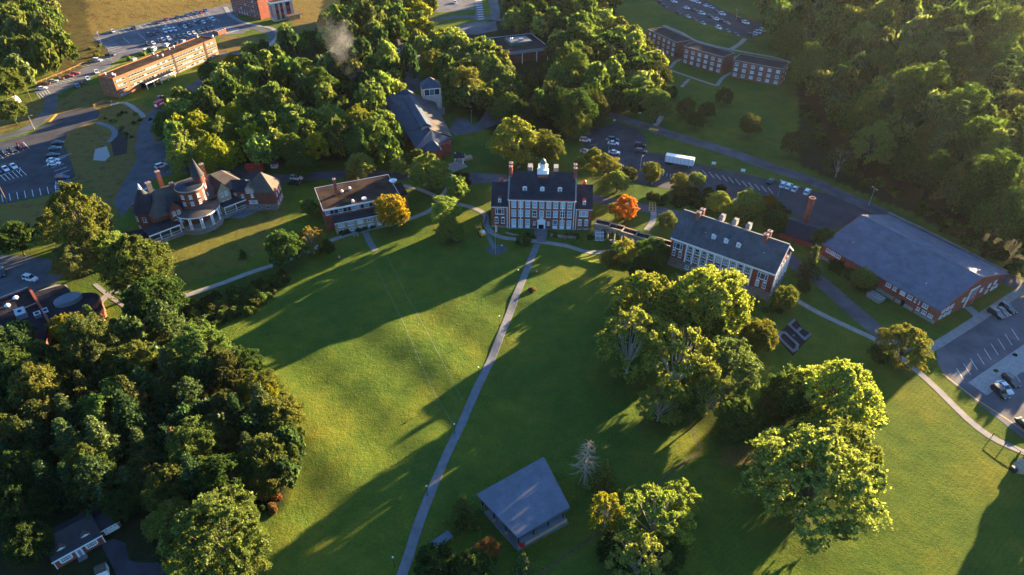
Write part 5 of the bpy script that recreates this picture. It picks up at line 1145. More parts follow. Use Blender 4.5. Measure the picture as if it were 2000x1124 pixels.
def tall_lamp(px,py,hh,label,heads=1,group='tall parking lot lamps'):
    x,y=GT(px,py); o=empty('parking_lot_lamp',(x,y,float(T(x,y))),random.uniform(0,3),label,'lamp post',group); m=MB(); m.cyl(0,0,-.3,.7,.28,.25,M['concrete'],8); m.cyl(0,0,.7,hh,.09,.06,M['steel'],6); part('post',m,o)
    for s in ((1,) if heads==1 else (-1,1)): m=MB(); m.box(min(0,s*1.1),-.05,hh-.05,max(0,s*1.1),.05,hh+.05,M['steel']); m.box(s*1.1-.35,-.2,hh-.1,s*1.1+.35,.2,hh+.1,M['steel']); part('lamp_head',m,o)
for a,b,hh,t in ((1696,403,7,'by the loop road above the gymnasium'),(1250,335,6,'in the lot behind the cupola hall'),(1437,40,6,'on the round island of the upper right lot'),(221,125,6.5,'at the throat of the upper left lot'),(198,87,6.5,'on the left side of the upper left lot'),(67,253,6,'beside the lane above the left lot'),(1519,385,6,'near the row of white cars'),(921,240,5,'on the grass right of the stone tower'),(1188,298,5.5,'between parked cars behind the hall')): tall_lamp(a,b,hh,'grey pole lamp '+t,2 if hh>6.4 else 1)
x,y=GT(968,497); o=empty('flagpole',(x,y,float(T(x,y))),0,'white flagpole on the gravel ring in front of the cupola hall','flagpole'); m=MB(); m.cyl(0,0,-.3,11,.06,.04,M['steel'],8); m.lathe([(.001,11),(.13,11.1),(.001,11.25)],M['yellow'],0,0,8); part('pole',m,o)
m=MB(); 
for k in range(5): m.face([(.06+.12*k,.05*math.sin(k*2),10.8-.1*k),(.06+.12*(k+1),.05*math.sin(k*2+2),10.7-.1*k),(.05+.1*(k+1),.05*math.sin(k*2+2),8.2),(.05+.1*k,.05*math.sin(k*2),8.1)],M['red'] if k%2 else M['white'])
part('flag',m,o)
def upole(px,py,ang,hh,label,arm=True):
    x,y=GT(px,py); o=empty('utility_pole',(x,y,float(T(x,y))),ang,label,'utility pole','wooden utility poles'); m=MB(); m.cyl(0,0,-.3,hh,.17,.1,M['pole'],8); part('pole',m,o)
    if arm: m=MB(); m.box(-1.1,-.07,hh-.9,1.1,.07,hh-.75,M['pole']); part('crossarm',m,o)
upole(16,399,.6,12,'wooden utility pole standing at the left lot edge'); upole(62,198,1,9,'bare wooden pole at the edge of the top left woods',False); upole(348,1110,1.1,10,'wooden utility pole above the driveway at the bottom left'); upole(390,1112,.4,9,'wooden pole in the small lit clearing at the bottom left',False)
def sign(px,py,w_,hh,label,z=.9,rz=0):
    x,y=GT(px,py,z); o=empty('sign_board',(x,y,float(T(x,y))),rz,label,'sign'); m=MB(); m.box(-w_/2,-.04,z-.1,w_/2,.04,z+hh,M['white']); part('panel',m,o)
    for s in(-1,1): m=MB(); m.box(s*w_*.4-.05,.05,-.2,s*w_*.4+.05,.13,z+hh*.8,M['steel']); part('post',m,o)
sign(1394,321,1.6,1.0,'white board on the verge, left of two, above the stall lines',.6,rad(-15)); sign(1451,335,1.6,1.0,'white board on the verge, right of two, above the stall lines',.6,rad(-15)); sign(1250,222,1.2,.5,'small white sign on the grass above the loop road',.5); sign(1200,236,.9,.5,'tiny white sign at the corner of the back lot',.5)
def bench(px,py,rz,label):
    o=at('picnic_table',px,py,label,'picnic table',rz,'grey picnic tables'); m=MB(); m.box(-.9,-.38,.70,.9,.38,.76,M['concrete']); part('tabletop',m,o)
    for s in(-1,1): m=MB(); m.box(-.9,s*.75-.14,.42,.9,s*.75+.14,.47,M['concrete']); part('seat',m,o); m=MB(); m.box(s*.6-.05,-.7,0,s*.6+.05,.7,.41,M['steel']); m.box(s*.6-.05,-.2,.411,s*.6+.05,.2,.699,M['steel']); part('leg',m,o)
bench(695,461,.4,'grey picnic table below the path in front of the flat-roofed office'); bench(1196,473,.2,'grey picnic table at the right end of the curved hall path')
def barrel(px,py,label):
    o=at('traffic_barrel',px,py,label,'traffic barrel',0,'orange barrels on the lawn'); m=MB(); m.cyl(0,0,0,.12,.42,.42,M['rubber'],10); part('base',m,o); m=MB(); m.cyl(0,0,.12,1.0,.3,.22,M['orangeP'],10); part('drum',m,o); m=MB(); m.cyl(0,0,.55,.72,.275,.262,M['white'],10); part('band',m,o)
barrel(663,505,'orange barrel on the dark lawn below the office'); barrel(1048,533,'orange barrel right of the straight lawn walk'); barrel(460,1037,'orange barrel at the wood edge, lower left')
o=at('generator_box',1709,584,'pale ribbed utility cabinet on the verge beside the gymnasium','utility box',rad(-60)); m=MB(); m.box(-2.1,-1.3,-.2,2.1,1.3,1.3,M['steel']); part('casing',m,o)
for k in range(5): m=MB(); m.box(-1.9+.8*k,-1.2,1.301,-1.6+.8*k,1.2,1.42,M['concrete']); part('lid_rib',m,o)
o=at('kiosk',537,327,'tiny white-framed gate booth in the trees behind the office road','booth',0); m=MB(); m.box(-1.2,-1,-.2,1.2,1,2.1,M['white']); part('wall',m,o); m=MB(); hip(m,-1.2,1.2,-1,1,2.1,3,M['browngrey'],.3); part('roof',m,o); win(o,0,-1.01,.9,1.4,.9,0,'dark')
o=at('red_shed',500,334,'red-roofed shed half hidden behind the annex roof','shed',rad(10)); m=MB(); m.box(-3,-1.6,-.2,3,1.6,2.2,M['brick']); part('wall',m,o); m=MB(); gable(m,-3,3,-1.6,1.6,2.2,3.1,M['red'],.12,.3,.3); part('roof',m,o)
# sign stones bottom right
o=at('boulder_sign',1993,915,'pale angular rock monument at the right edge of the lawn','boulder',.3); m=MB(); m.prism([(-1.9,-.9),(-.8,-1.5),(1.6,-1.2),(2.0,.4),(.7,1.4),(-1.4,1.0)],-.3,1.2,M['tan'],None,[.9,1.1,1.3,1.6,1.5,1.0]); part('rock',m,o)
m=MB(); m.box(-2.6,-.7,-.2,-2.0,.5,1.2,M['black']); part('plaque',m,o)
# lawn emblem: mulch bed with D and E in stone
c=G(1549,658); h=empty('letter_bed',(c[0],c[1],float(T(*c))),0,'mulch bed on the lawn with the letters D and E set in pale stone','flower bed')
def BL(px,py): x,y=G(px,py); return (x-c[0],y-c[1])
m=MB(); P=[BL(*q) for q in ((1519,652),(1534,640),(1547,624),(1554,624),(1566,642),(1586,655),(1570,672),(1549,695),(1520,663))]; A=sum(P[i][0]*P[(i+1)%9][1]-P[(i+1)%9][0]*P[i][1] for i in range(9)); m.prism(P if A>0 else P[::-1],-.4,.10,M['mulch']); part('mulch',m,h)
def Z(px,py): return (1480+px*160/1635, 600+py*160/1635)
def letter(name,pls,w_):
    m=MB()
    for pl in pls:
        Q=[BL(*Z(*q)) for q in pl]
        for i in range(len(Q)-1):
            a,b=Vector(Q[i]),Vector(Q[i+1]); d=(b-a).normalized(); n=Vector((-d.y,d.x))*w_/2; e=d*w_*.35
            P=[a-e-n,b+e-n,b+e+n,a-e+n]; m.prism([tuple(p) for p in P],.0,.34+.004*i,M['concreteD'])
    return part(name,m,h)
letter('stone_letter_e',[[(725,275),(620,370),(930,660),(1045,560)],[(775,510),(845,445)]],.75)
letter('stone_letter_d',[[(430,640),(700,900),(775,850),(785,765),(540,530),(480,520),(430,570),(430,640)]],.75)
m=MB(); a=BL(*Z(712,585)); m.cyl(a[0],a[1],.1,.4,.35,.3,M['concreteD'],8); part('stone_dot',m,h)
# fences / walls
def fence(name,label,pts,hh,post,rail,cat='fence',dens=2.5,rails=(.5,1.0)):
    P=[GT(*p) for p in pts]; x0,y0=P[0]; o=empty(name,(x0,y0,float(T(x0,y0))),0,label,cat); z0=float(T(x0,y0))
    for a,b in zip(P[:-1],P[1:]):
        L_=math.hypot(b[0]-a[0],b[1]-a[1]); n=max(1,int(L_/dens)); m=MB()
        for i in range(n+1):
            t=i/n; x=a[0]+(b[0]-a[0])*t; y=a[1]+(b[1]-a[1])*t; z=float(T(x,y))-z0; m2=MB(); m2.box(x-x0-.07,y-y0-.07,z-.2,x-x0+.07,y-y0+.07,z+hh,post); part('post',m2,o)
        for r in rails:
            m=MB(); m.tube([(a[0]-x0,a[1]-y0,float(T(*a))-z0+hh*r),(b[0]-x0,b[1]-y0,float(T(*b))-z0+hh*r)],.06,.06,rail,4); part('rail',m,o)
fence('timber_guardrail','long timber rail along the lane under the top left woods',[(72,164),(100,153),(130,141),(160,127),(175,122)],.9,M['wood'],M['wood'],rails=(.6,1.0))
fence('ramp_railing','timber railing of the footbridge at the tip of the left lot',[(184,209),(205,200),(225,202),(243,206)],1.1,M['wood'],M['wood'],dens=1.6,rails=(.3,.65,1.0))
fence('verge_railing','thin dark railing beside the right footpath',[(1938,852),(1962,870),(1990,888),(2020,905)],1.0,M['black'],M['black'],dens=2.2,rails=(1.0,))
def lowwall(name,label,pts,hh,mat,th=.3):
    P=[GT(*p) for p in pts]; x0,y0=P[0]; z0=float(T(x0,y0)); m=MB()
    for a,b in zip(P[:-1],P[1:]):
        a,b=Vector(a),Vector(b); d=(b-a).normalized(); n=Vector((-d.y,d.x))*th/2; e=d*th*.3; off=Vector((x0,y0)); m.prism([tuple(p-off) for p in (a-e-n,b+e-n,b+e+n,a-e+n)],-.5,hh,mat)
    tag(m.build(name,None,(x0,y0,z0)),label,'wall')
lowwall('retaining_wall','low stone wall left of the cupola hall beside the path',[(951,418),(948,432),(945,442)],1.0,M['concreteD'])
lowwall('terrace_wall','low stone terrace wall right of the hall steps',[(1075,461),(1102,465),(1124,468)],.8,M['stone'])
lowwall('terrace_wall','low stone terrace wall left of the hall steps',[(988,456),(1004,460),(1030,461)],.5,M['stone'])
lowwall('gymnasium_wall','low concrete wall along the road behind the gymnasium',[(1735,417),(1800,448),(1860,478),(1930,515),(1966,532)],.6,M['concrete'])
# ---------------------------------------------------------------- trees one can point at
def t(px,py,r,kind,col,label,asp=None,aut=0.0): tree(px,py,r,kind,col,asp,label,None,aut)
t(1005,272,50,'oak','bright','big bright yellow-green tree directly behind the left half of the cupola hall')
t(1068,285,34,'oak','mid','mid-green tree behind the cupola',None,.1)
t(1180,322,30,'tall','olive','olive autumn-tinged tree at the right shoulder of the cupola hall',1.9,.4)
t(1160,305,18,'oak','olive','small olive tree left of the autumn-tinged one')
t(1206,352,24,'tall','lime','light green tree right of the cupola hall, below the autumn-tinged one',1.9)
t(1228,340,16,'oak','oliveD','dark olive tree at the edge of the back lot')
t(1132,318,10,'tall','lime','small light green tree at the right chimneys of the cupola hall')
t(1224,404,21,'tall','orange','vivid orange maple beside the cupola hall',2.8)
t(1203,410,16,'oak','lime','yellow-green tree touching the orange maple on its left',None,.4)
t(1274,335,20,'tall','olive','tall olive tree in the hedge row, left of three',2.4); t(1327,355,17,'tall','olive','olive tree in the hedge row, middle of three'); t(1360,352,18,'oak','sage','grey-green tree in the hedge row, right of three')
t(1303,432,19,'oak','sage','small sage tree at the left end of the pilastered hall')
t(1405,392,24,'tall','bright','bright tree behind the pilastered hall, leftmost of its row',1.9); t(1464,398,30,'oak','lime','broad light green tree behind the pilastered hall'); t(1442,430,20,'pine','olive','feathery pine behind the ridge of the pilastered hall')
t(1500,398,20,'oak','olive','rust-tinged tree beside the boiler house',None,.7); t(1515,432,24,'oak','dark','dark tree between the pilastered hall and the boiler house'); t(1408,370,10,'tall','oliveD','small dark tree top behind the bright tree in the lot hedge')
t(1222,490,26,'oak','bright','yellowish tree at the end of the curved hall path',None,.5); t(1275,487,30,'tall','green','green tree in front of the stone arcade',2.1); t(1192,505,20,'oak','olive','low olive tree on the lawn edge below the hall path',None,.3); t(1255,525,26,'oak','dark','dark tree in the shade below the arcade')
t(1268,590,66,'tall','bright','yellow-green tree at the upper left of the big lawn clump',2.4); t(1385,590,76,'oak','bright','broad brightest tree in front of the pilastered hall',2.3)
t(1325,570,34,'oak','lime','light green tree between the two bright ones at the top of the clump'); t(1232,668,68,'open','bright','sycamore with pale bare limbs at the left of the lawn clump',2.4)
t(1325,710,74,'open','bright','sycamore with white limbs in the middle of the lawn clump',2.4); t(1418,712,60,'fine','sage','dense grey-green tree right of the white-limbed sycamore',2.1)
t(1482,655,36,'oak','olive','smaller tree reaching towards the letter bed from the clump',None,.25); t(1290,790,42,'open','lime','thin-leaved sycamore at the lower end of the clump',2.0); t(1445,815,48,'oak','green','green tree below the dense grey-green one',None,.1); t(1370,640,50,'oak','mid','shaded tree in the middle of the lawn clump')
t(1212,610,30,'oak','lime','light green tree at the far left tip of the clump')
t(1385,775,44,'open','lime','pale-limbed tree at the lower right of the white-limbed sycamore',2.1); t(1330,780,38,'oak','green','green tree low in the middle of the lawn clump')
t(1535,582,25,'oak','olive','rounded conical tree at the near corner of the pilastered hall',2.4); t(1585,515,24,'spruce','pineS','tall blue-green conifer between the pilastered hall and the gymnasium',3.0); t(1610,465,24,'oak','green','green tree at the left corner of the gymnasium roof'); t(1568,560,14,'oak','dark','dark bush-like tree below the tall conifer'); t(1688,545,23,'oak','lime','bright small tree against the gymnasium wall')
t(1770,672,48,'fine','olive','broad olive oak between the gymnasium corner and the right lot',1.9,.2); t(1722,690,22,'oak','oliveD','low dark limb-like tree left of the broad olive oak')
t(1640,765,80,'oak','bright','large bright tree at the top of the lower right pair',1.9); t(1545,770,52,'oak','green','darker tree on the left of the large bright one',None,.1); t(1500,805,34,'oak','olive','small olive-edged tree at the left of the lower right group')
t(1595,935,116,'fine','lime','giant dense oak, the largest tree in the lower right',2.0); t(1530,880,56,'oak','lime','bright tree top overlapping the giant oak on its upper left'); t(1640,880,66,'fine','lime','light green crown overlapping the giant oak on its upper right')
t(1285,1010,66,'open','bright','wide sycamore with white limbs at the bottom, right of the pavilion',2.1); t(1185,1000,34,'open','yellow','slender yellow sycamore close to the pavilion corner',2.9); t(1330,975,38,'open','bright','bright upper limb crown of the bottom sycamore group',2.2); t(1250,1090,56,'open','lime','yellow-green sycamore cut by the bottom edge'); t(1200,1075,36,'oak','dark','dark tree under the bottom sycamores'); t(1290,1085,50,'oak','green','shaded green tree at the bottom edge under the sycamores')
t(1178,935,30,'spruce','olive','olive feathery conifer beside the bare dead one')
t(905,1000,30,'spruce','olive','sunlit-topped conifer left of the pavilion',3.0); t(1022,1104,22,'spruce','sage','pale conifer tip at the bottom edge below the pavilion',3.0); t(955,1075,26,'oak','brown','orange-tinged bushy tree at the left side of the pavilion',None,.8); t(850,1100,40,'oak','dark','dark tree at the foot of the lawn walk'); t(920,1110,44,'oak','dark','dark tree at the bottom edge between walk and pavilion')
t(556,482,36,'tall','green','leaning green tree on the slope below the mansion lawn',2.3); t(608,468,26,'open','olive','thin autumn-tinged tree left of the flat-roofed office',2.3,.5); t(638,482,16,'oak','dark','small dark tree at the office path'); t(604,406,17,'oak','lime','small bright tree at the left corner of the office'); t(474,496,9,'spruce','green','tiny conical tree on the mansion lawn',2.6)
t(764,412,33,'oak','gold','orange and yellow maple in front of the flat-roofed office',2.4,.22); t(590,322,30,'oak','green','round green tree on the road left of the office',1.9); t(703,320,26,'tall','lime','upright light green tree behind the office, left of two',2.2); t(685,345,12,'oak','olive','small olive tree at the foot of the upright one'); t(780,323,17,'tall','lime','upright light green tree behind the office dish, right of two',2.3)
t(838,332,38,'oak','lime','broad light green tree below the blue-roofed lodge'); t(815,310,20,'oak','green','green tree at the wall of the blue-roofed lodge'); t(902,352,18,'tall','purple','dark purple-leaved tree in front of the lodge steps',2.3); t(893,370,23,'oak','lime','light tree in front of the purple-leaved one',2.6); t(868,412,28,'tall','lime','bright conical tree at the bend of the paths',2.7); t(880,448,27,'oak','lime','shaded green tree beneath the bright conical one',1.7)
t(148,425,56,'fine','olive','tall olive tree left of the mansion',2.9); t(265,510,62,'oak','mid','large mid-green tree in front of the mansion carport',2.1,.05); t(220,480,34,'oak','lime','light green tree at the foot of the tall olive one'); t(300,585,54,'oak','dark','large dark tree where the mansion path begins',2.1); t(30,465,36,'oak','green','rounded green tree at the left edge above the lot'); t(140,505,36,'fine','sage','small grey-green tree above the white vehicle'); t(105,440,32,'fine','olive','olive tree beside the tall olive one')
t(135,640,34,'oak','yellow','yellow-topped tree in front of the oval skylight')
t(20,215,26,'oak','mid','tree half covering the white storage tent')
t(408,140,22,'oak','mid','green tree at the right end of the orange brick block'); t(490,100,20,'oak','lime','light tree by the curved white kerb, top left'); t(455,120,18,'oak','yellow','yellow-tinged tree below the curved white kerb',None,.3); t(385,208,12,'oak','sage','small tree beside the red box truck')
t(1643,310,28,'open','oliveD','bare-limbed white sycamore at the foot of the right-hand wood beside the loop road',2.6)
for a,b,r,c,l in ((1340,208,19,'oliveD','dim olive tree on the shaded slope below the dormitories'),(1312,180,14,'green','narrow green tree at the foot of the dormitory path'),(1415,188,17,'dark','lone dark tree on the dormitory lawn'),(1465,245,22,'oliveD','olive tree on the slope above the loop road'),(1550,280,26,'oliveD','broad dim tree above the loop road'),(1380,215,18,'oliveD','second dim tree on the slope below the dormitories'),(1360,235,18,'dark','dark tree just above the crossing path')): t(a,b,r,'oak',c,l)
# dead conifer
x,y=GT(1145,905,7); Rr=40*depth(x,y,7)/FPX; o=empty('dead_conifer',(x,y,float(T(x,y))),0,'bare dead grey conifer beside the pavilion','tree'); bm=conetrunk('branches',plain('dead wood',(.30,.22,.16),.9),3.4,5,True); q=link('branches',bm,o); q.scale=(Rr,Rr,Rr)
x,y=GT(338,850,9); Rr=24*depth(x,y,9)/FPX; o=empty('dead_conifer',(x,y,float(T(x,y))),1,'reddish dead conifer standing among the lower left woods','tree'); q=link('branches',conetrunk('branches',plain('rust dead wood',(.30,.10,.06),.9),3.6,9,True),o); q.scale=(Rr*1.2,Rr*1.2,Rr*1.25)
# ---------------------------------------------------------------- woods
def woods(poly,sp,rm,pal,name,excl=(),seed=0,kinds=('oak','tall','oak','fine'),hf=1.0,mx=400):
    rs=random.Random(seed); x0=min(p[0] for p in poly);x1=max(p[0] for p in poly);y0=min(p[1] for p in poly);y1=max(p[1] for p in poly); pts=[]
    for _ in range(mx*30):
        px,py=rs.uniform(x0,x1),rs.uniform(y0,y1)
        if not bool(inpoly(px,py,poly)) or any(bool(inpoly(px,py,e)) for e in excl): continue
        x,y=GT(px,py,8) if seed==9 else G(px,py,8); s=sp*(.75+.5*rs.random())
        if any((x-a)**2+(y-b)**2<s*s for a,b in pts): continue
        r=rs.uniform(*rm)*rs.choice((.8,1,1,1.15)); kd=rs.choice(kinds)
        if seed==9 and float(polydist(np.array([x]),np.array([y]),HILL_R)[0])>(4 if y>255 else -1.5): continue
        if any((x-j[0])**2+(y-j[1])**2<(.65*j[3]+.45*r)**2 for j in JOBS[:NAMED]): continue
        pts.append((x,y)); col=rs.choice(pal); z0=x,y
        if kd in('spruce','pine'): col=rs.choice(('spruce','pineS','spruce','oliveD')); r*=.8
        tree(px,py,r*FPX/depth(x,y,float(T(x,y))+8 if seed==9 else 8),kd,col,{'oak':2.1,'tall':2.75,'open':2.5,'fine':2.2,'spruce':3.2,'pine':2.9}[kd]*rs.uniform(1.05,1.4)*(.82 if seed in(5,6,7,10) else 1),None,name,.15 if rs.random()<.08 and seed!=10 else 0.0)
        if len(pts)>=mx: break
NAMED=len(JOBS)
P1=('mid','green','lime','olive','dark','mid','lime'); PD=('olive','green','oliveD','oliveD','mid','olive','dark')
woods([(330,200),(385,178),(420,165),(520,200),(600,215),(740,238),(795,270),(800,300),(730,290),(640,300),(540,305),(440,305),(350,300),(310,262),(305,225)],6.6,(4.6,6.2),('lime','mid','green','olive','yellow','lime'),'trees between the mansion drive and the blue-roofed lodge',seed=3,mx=60,excl=([(285,175),(352,175),(352,240),(285,240)],))
woods([(430,150),(500,105),(560,75),(630,60),(640,5),(700,-10),(780,0),(785,60),(760,110),(800,130),(805,180),(745,195),(735,225),(600,210),(520,195),(440,165)],6.8,(4.6,6.4),P1,'trees of the central wood above the orange-roofed road',seed=4,kinds=('oak','tall','oak','fine','spruce'),mx=80,excl=([(455,-5),(500,60),(540,90),(430,140),(380,100)],))
woods([(830,75),(880,75),(925,85),(990,110),(1010,150),(1005,185),(960,200),(900,190),(875,170),(845,130),(815,120)],6.8,(4.6,6.2),('lime','olive','mid','sage'),'trees between the stone tower and the flat-roofed campus building',seed=5,mx=40)
woods([(990,5),(1060,-10),(1195,-10),(1190,40),(1240,70),(1290,115),(1300,150),(1290,205),(1190,205),(1120,245),(1060,230),(1005,235),(965,215),(1000,175),(1075,130),(1090,60),(1020,50),(985,35)],6.8,(4.8,6.6),('dark','green','mid','oliveD','lime','dark'),'trees between the cupola hall and the dormitories',seed=6,kinds=('oak','tall','fine','oak'),mx=110)
woods([(790,-5),(845,-10),(848,22),(835,50),(860,62),(880,70),(850,80),(800,80)],6.5,(4,5.6),('mid','yellow','dark','olive'),'trees at the top centre by the small road',seed=7,mx=16)
woods([(-10,-10),(85,-10),(112,55),(118,100),(90,130),(50,150),(-10,170)],6.2,(4.6,6.4),('mid','green','sage','lime','olive'),'tall trees of the top left wood beside the lane',seed=8,kinds=('tall','tall','oak','fine'),mx=40)
woods([(1500,-15),(2040,-15),(2040,560),(1990,530),(1900,478),(1790,415),(1700,362),(1640,320),(1600,285),(1560,220),(1552,110),(1535,75),(1505,42),(1450,14),(1395,-15)],6.9,(4.0,7.8),('mid','olive','green','oliveD','lime','dark','sage','mid','green'),'trees of the right-hand hillside wood',seed=9,kinds=('oak','tall','fine','oak','tall','oak','pine','spruce'),mx=330)
woods([(1930,585),(2250,730),(2350,640),(2100,520),(2010,545)],7.5,(4.5,6),P1,'trees of the right-hand hillside wood',seed=19,mx=0)
woods([(-20,650),(60,640),(110,680),(200,635),(300,620),(345,650),(400,680),(470,700),(520,750),(565,820),(570,900),(560,960),(470,960),(430,930),(330,960),(240,960),(150,955),(60,960),(-20,980)],5.0,(3.0,5.8),PD,'trees of the lower left wood',seed=10,kinds=('oak','fine','spruce','pine','spruce','tall','spruce'),mx=130,excl=([(-20,560),(60,560),(180,600),(170,625),(90,650),(-20,640)],))
t(425,1045,92,'fine','mid','large sunlit green tree in the lower left, right of the cottage',2.3); t(345,1015,44,'fine','lime','light green tree above the cottage driveway',2.3); t(470,1105,44,'fine','lime','light green tree at the bottom edge, lower left'); t(300,1030,24,'oak','lime','yellow-flecked tree nearest the cottage driveway',None,.3); t(545,815,42,'oak','olive','olive tree bulging onto the lawn from the lower left wood'); t(540,895,38,'fine','green','green tree at the lawn edge of the lower left wood'); t(510,770,36,'oak','yellow','yellow-lit tree at the upper tip of the lower left wood'); t(60,1060,44,'oak','dark','dark tree left of the cottage'); t(40,985,50,'oak','dark','dark tree behind the cottage'); t(235,985,34,'oak','dark','dark tree right of the cottage roof')
# trees standing outside the frame on the right whose shade crosses the lawns and the lot
for (x,y,r,k) in ((141,104,5.5,'oak'),(133,90,6,'oak'),(125,98,5.5,'oak'),(121,86,5.5,'tall'),(130,108,5,'oak'),(143,96,6,'tall'),(128,74,6,'oak'),(158,151,5,'oak'),(160,160,5.5,'tall'),(158,170,5.5,'oak'),(168,176,6,'tall'),(170,163,6,'oak'),(168,150,4.6,'oak'),(152,163,3.4,'oak'),(152,156,3.2,'oak')):
    px_,py_=proj(x,y,8); JOBS.append([x,y,float(T(x,y)),r,r*2.1,k,'mid',0,None,'trees just beyond the right edge',float(px_),float(py_)])
for (x,y,r,k) in ((151,187,4.4,'oak'),(159,194,5,'tall'),(150,198,4.6,'oak'),(160,182,4.6,'fine'),(167,190,5,'oak'),(155,205,5,'oak')):
    px_,py_=proj(x,y,8); JOBS.append([x,y,float(T(x,y)),r,r*2.2,k,'green',0,None,'trees of the right-hand hillside wood',float(px_),float(py_)])
rs=random.Random(77)
for yy in range(492,570,11):  # unseen trees added past the top edge to shade the dormitories
    for xx in range(90,340,11):
        x,y=xx+rs.uniform(-3,3),yy+rs.uniform(-3,3)
        if float(polydist(np.array([x]),np.array([y]),HILL_R)[0])>-2: continue
        px_,py_=proj(x,y,float(T(x,y))+8); JOBS.append([x,y,float(T(x,y)),rs.uniform(5,7),rs.uniform(15,21),'oak','mid',0,None,'trees just beyond the top edge',float(px_),float(py_)])
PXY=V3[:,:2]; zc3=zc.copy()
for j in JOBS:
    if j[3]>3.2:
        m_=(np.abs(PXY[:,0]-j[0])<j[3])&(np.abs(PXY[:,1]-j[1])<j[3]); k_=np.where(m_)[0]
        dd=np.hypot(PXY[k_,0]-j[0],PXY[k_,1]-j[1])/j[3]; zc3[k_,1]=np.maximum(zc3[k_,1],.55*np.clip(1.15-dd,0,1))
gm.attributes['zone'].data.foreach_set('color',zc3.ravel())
# ---- landmarks give repeated trees their words
LM=[((1690,480),'the gymnasium'),((1420,110),'the brick dormitories'),((1060,380),'the cupola hall'),((1020,90),'the flat-roofed campus building'),((845,190),'the stone tower'),((380,400),'the turreted mansion'),((310,130),'the orange brick block'),((500,20),'the red-and-black facade'),
 ((700,390),'the flat-roofed office'),((150,1040),'the cottage'),((90,600),'the oval skylight'),((1640,355),'the white sycamore'),((2000,0),'the top right corner'),((2000,540),'the right frame edge'),((1480,20),'the upper right lot'),((0,80),'the top left corner'),((0,800),'the left frame edge'),((540,900),'the sunlit lawn'),((640,120),'the smoke plume'),((2000,260),'the right frame edge')]
def lmtext(px,py):
    d,(lx,ly),nm=min(((px-l[0][0])**2+(py-l[0][1])**2,l[0],l[1]) for l in LM); dx,dy=px-lx,py-ly
    s=('right of ' if dx>0 else 'left of ') if abs(dx)>abs(dy)*1.2 else ('below ' if dy>0 else 'above '); far='well ' if d>170**2 else ''
    return far+s+nm
sizes=[]
for k,j in enumerate(JOBS):
    s=j[3]/depth(j[0],j[1],j[2]); vis=-60<j[10]<2080 and -60<j[11]<1200 and 'beyond' not in str(j[9]); sizes.append((-(s if vis else s*.0)-(10 if j[8] else 0)+(5 if not vis else 0),k))
sizes.sort(); keep=set(k for _,k in sizes[:296] if 'beyond' not in str(JOBS[k][9])); FV=[];FF=[];FC=[];nb=0; base={}
for k in('oak','tall','open','fine','spruce','pine'):
    base[k]=[]
for sd in (1,2,3):
    V,F,L=broadleaf(100+sd,1900,.095,vz=.9,cz=1.3); base['oak'].append(V)
for k,(x,y,z,R,H,kind,col,aut,label,group,px,py) in enumerate(JOBS):
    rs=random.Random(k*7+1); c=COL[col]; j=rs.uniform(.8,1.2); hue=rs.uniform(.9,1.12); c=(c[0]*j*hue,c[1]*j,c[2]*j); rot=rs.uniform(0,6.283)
    if k in keep:
        px_m=R/depth(x,y,z)*FPX; st=HI if px_m>24 else LO; cr,tr,top=st[kind][rs.randrange(len(st[kind]))]
        nm={'spruce':'conifer_tree','pine':'pine_tree'}.get(kind,'broadleaf_tree')
        o=empty(nm,(x,y,z),rot); q=link('crown',cr,o); q.scale=(R,R,H/top); q.color=(*c,1-aut); q2=link('trunk',tr,o); q2.scale=(R,R,H/top)
        if label: tag(o,label,'tree')
        else:
            LAB.append((o,f"{CW[col]}{' orange-tinged' if aut and col not in('gold','orange','brown') else ''} {KW[kind]} {lmtext(px,py)}",'tree',group,px,py))
    else:
        V=base['oak'][rs.randrange(3)]; ca,sa=math.cos(rot),math.sin(rot); W=np.empty_like(V); W[:,0]=(V[:,0]*ca-V[:,1]*sa)*R+x; W[:,1]=(V[:,0]*sa+V[:,1]*ca)*R+y; W[:,2]=V[:,2]*H/2.2+z
        FF.append(np.arange(len(V)).reshape(-1,4)+nb); nb+=len(V); FV.append(W); FC.append(np.tile(np.array([*c,1-aut],np.float32),(len(V),1)))
print('trees',len(JOBS),'kept',len(keep))
if FV:
    me=npmesh('distant_woods',np.concatenate(FV),np.concatenate(FF),[M['leafA']]); a=me.attributes.new('Col','FLOAT_COLOR','POINT'); a.data.foreach_set('color',np.concatenate(FC).ravel())
    tag(link('distant_woods',me),'mass of far-off treetops filling the background woods','woods',None,'stuff')
# ---- shrubs
rs=random.Random(5)
def shrubs(poly,n,r,pal,place,group):
    x0=min(p[0] for p in poly);x1=max(p[0] for p in poly);y0=min(p[1] for p in poly);y1=max(p[1] for p in poly); k=0; g=0
    while k<n and g<n*40:
        g+=1; px,py=rs.uniform(x0,x1),rs.uniform(y0,y1)
        if not bool(inpoly(px,py,poly)): continue
        c=rs.choice(pal); rr=rs.uniform(*r); sz=('small ','mid-sized ','large ')[min(2,int(3*(rr-r[0])/(r[1]-r[0])))]; u=(px-x0)/(x1-x0+1); ps=('left end','left part','middle','right part','right end')[min(4,int(u*5))]
        shrub(px,py,rr,c,f"{sz}{CW[c]} shrub {place}"+(f", {ps}" if n>20 else ''),group,rs.uniform(.8,1.3)); k+=1
shrubs([(365,590),(440,570),(520,545),(555,525),(560,555),(500,605),(430,640),(370,640)],100,(6,15),('oliveD','green','oliveD','olive','mid','mid'),'on the brushy bank','shrubs of the brushy bank')
shrubs([(1622,498),(1640,500),(1690,540),(1700,562),(1690,570),(1640,535)],26,(13,19),('green','dark','mid'),'of the hedge along the gymnasium wall','hedge shrubs by the gymnasium')
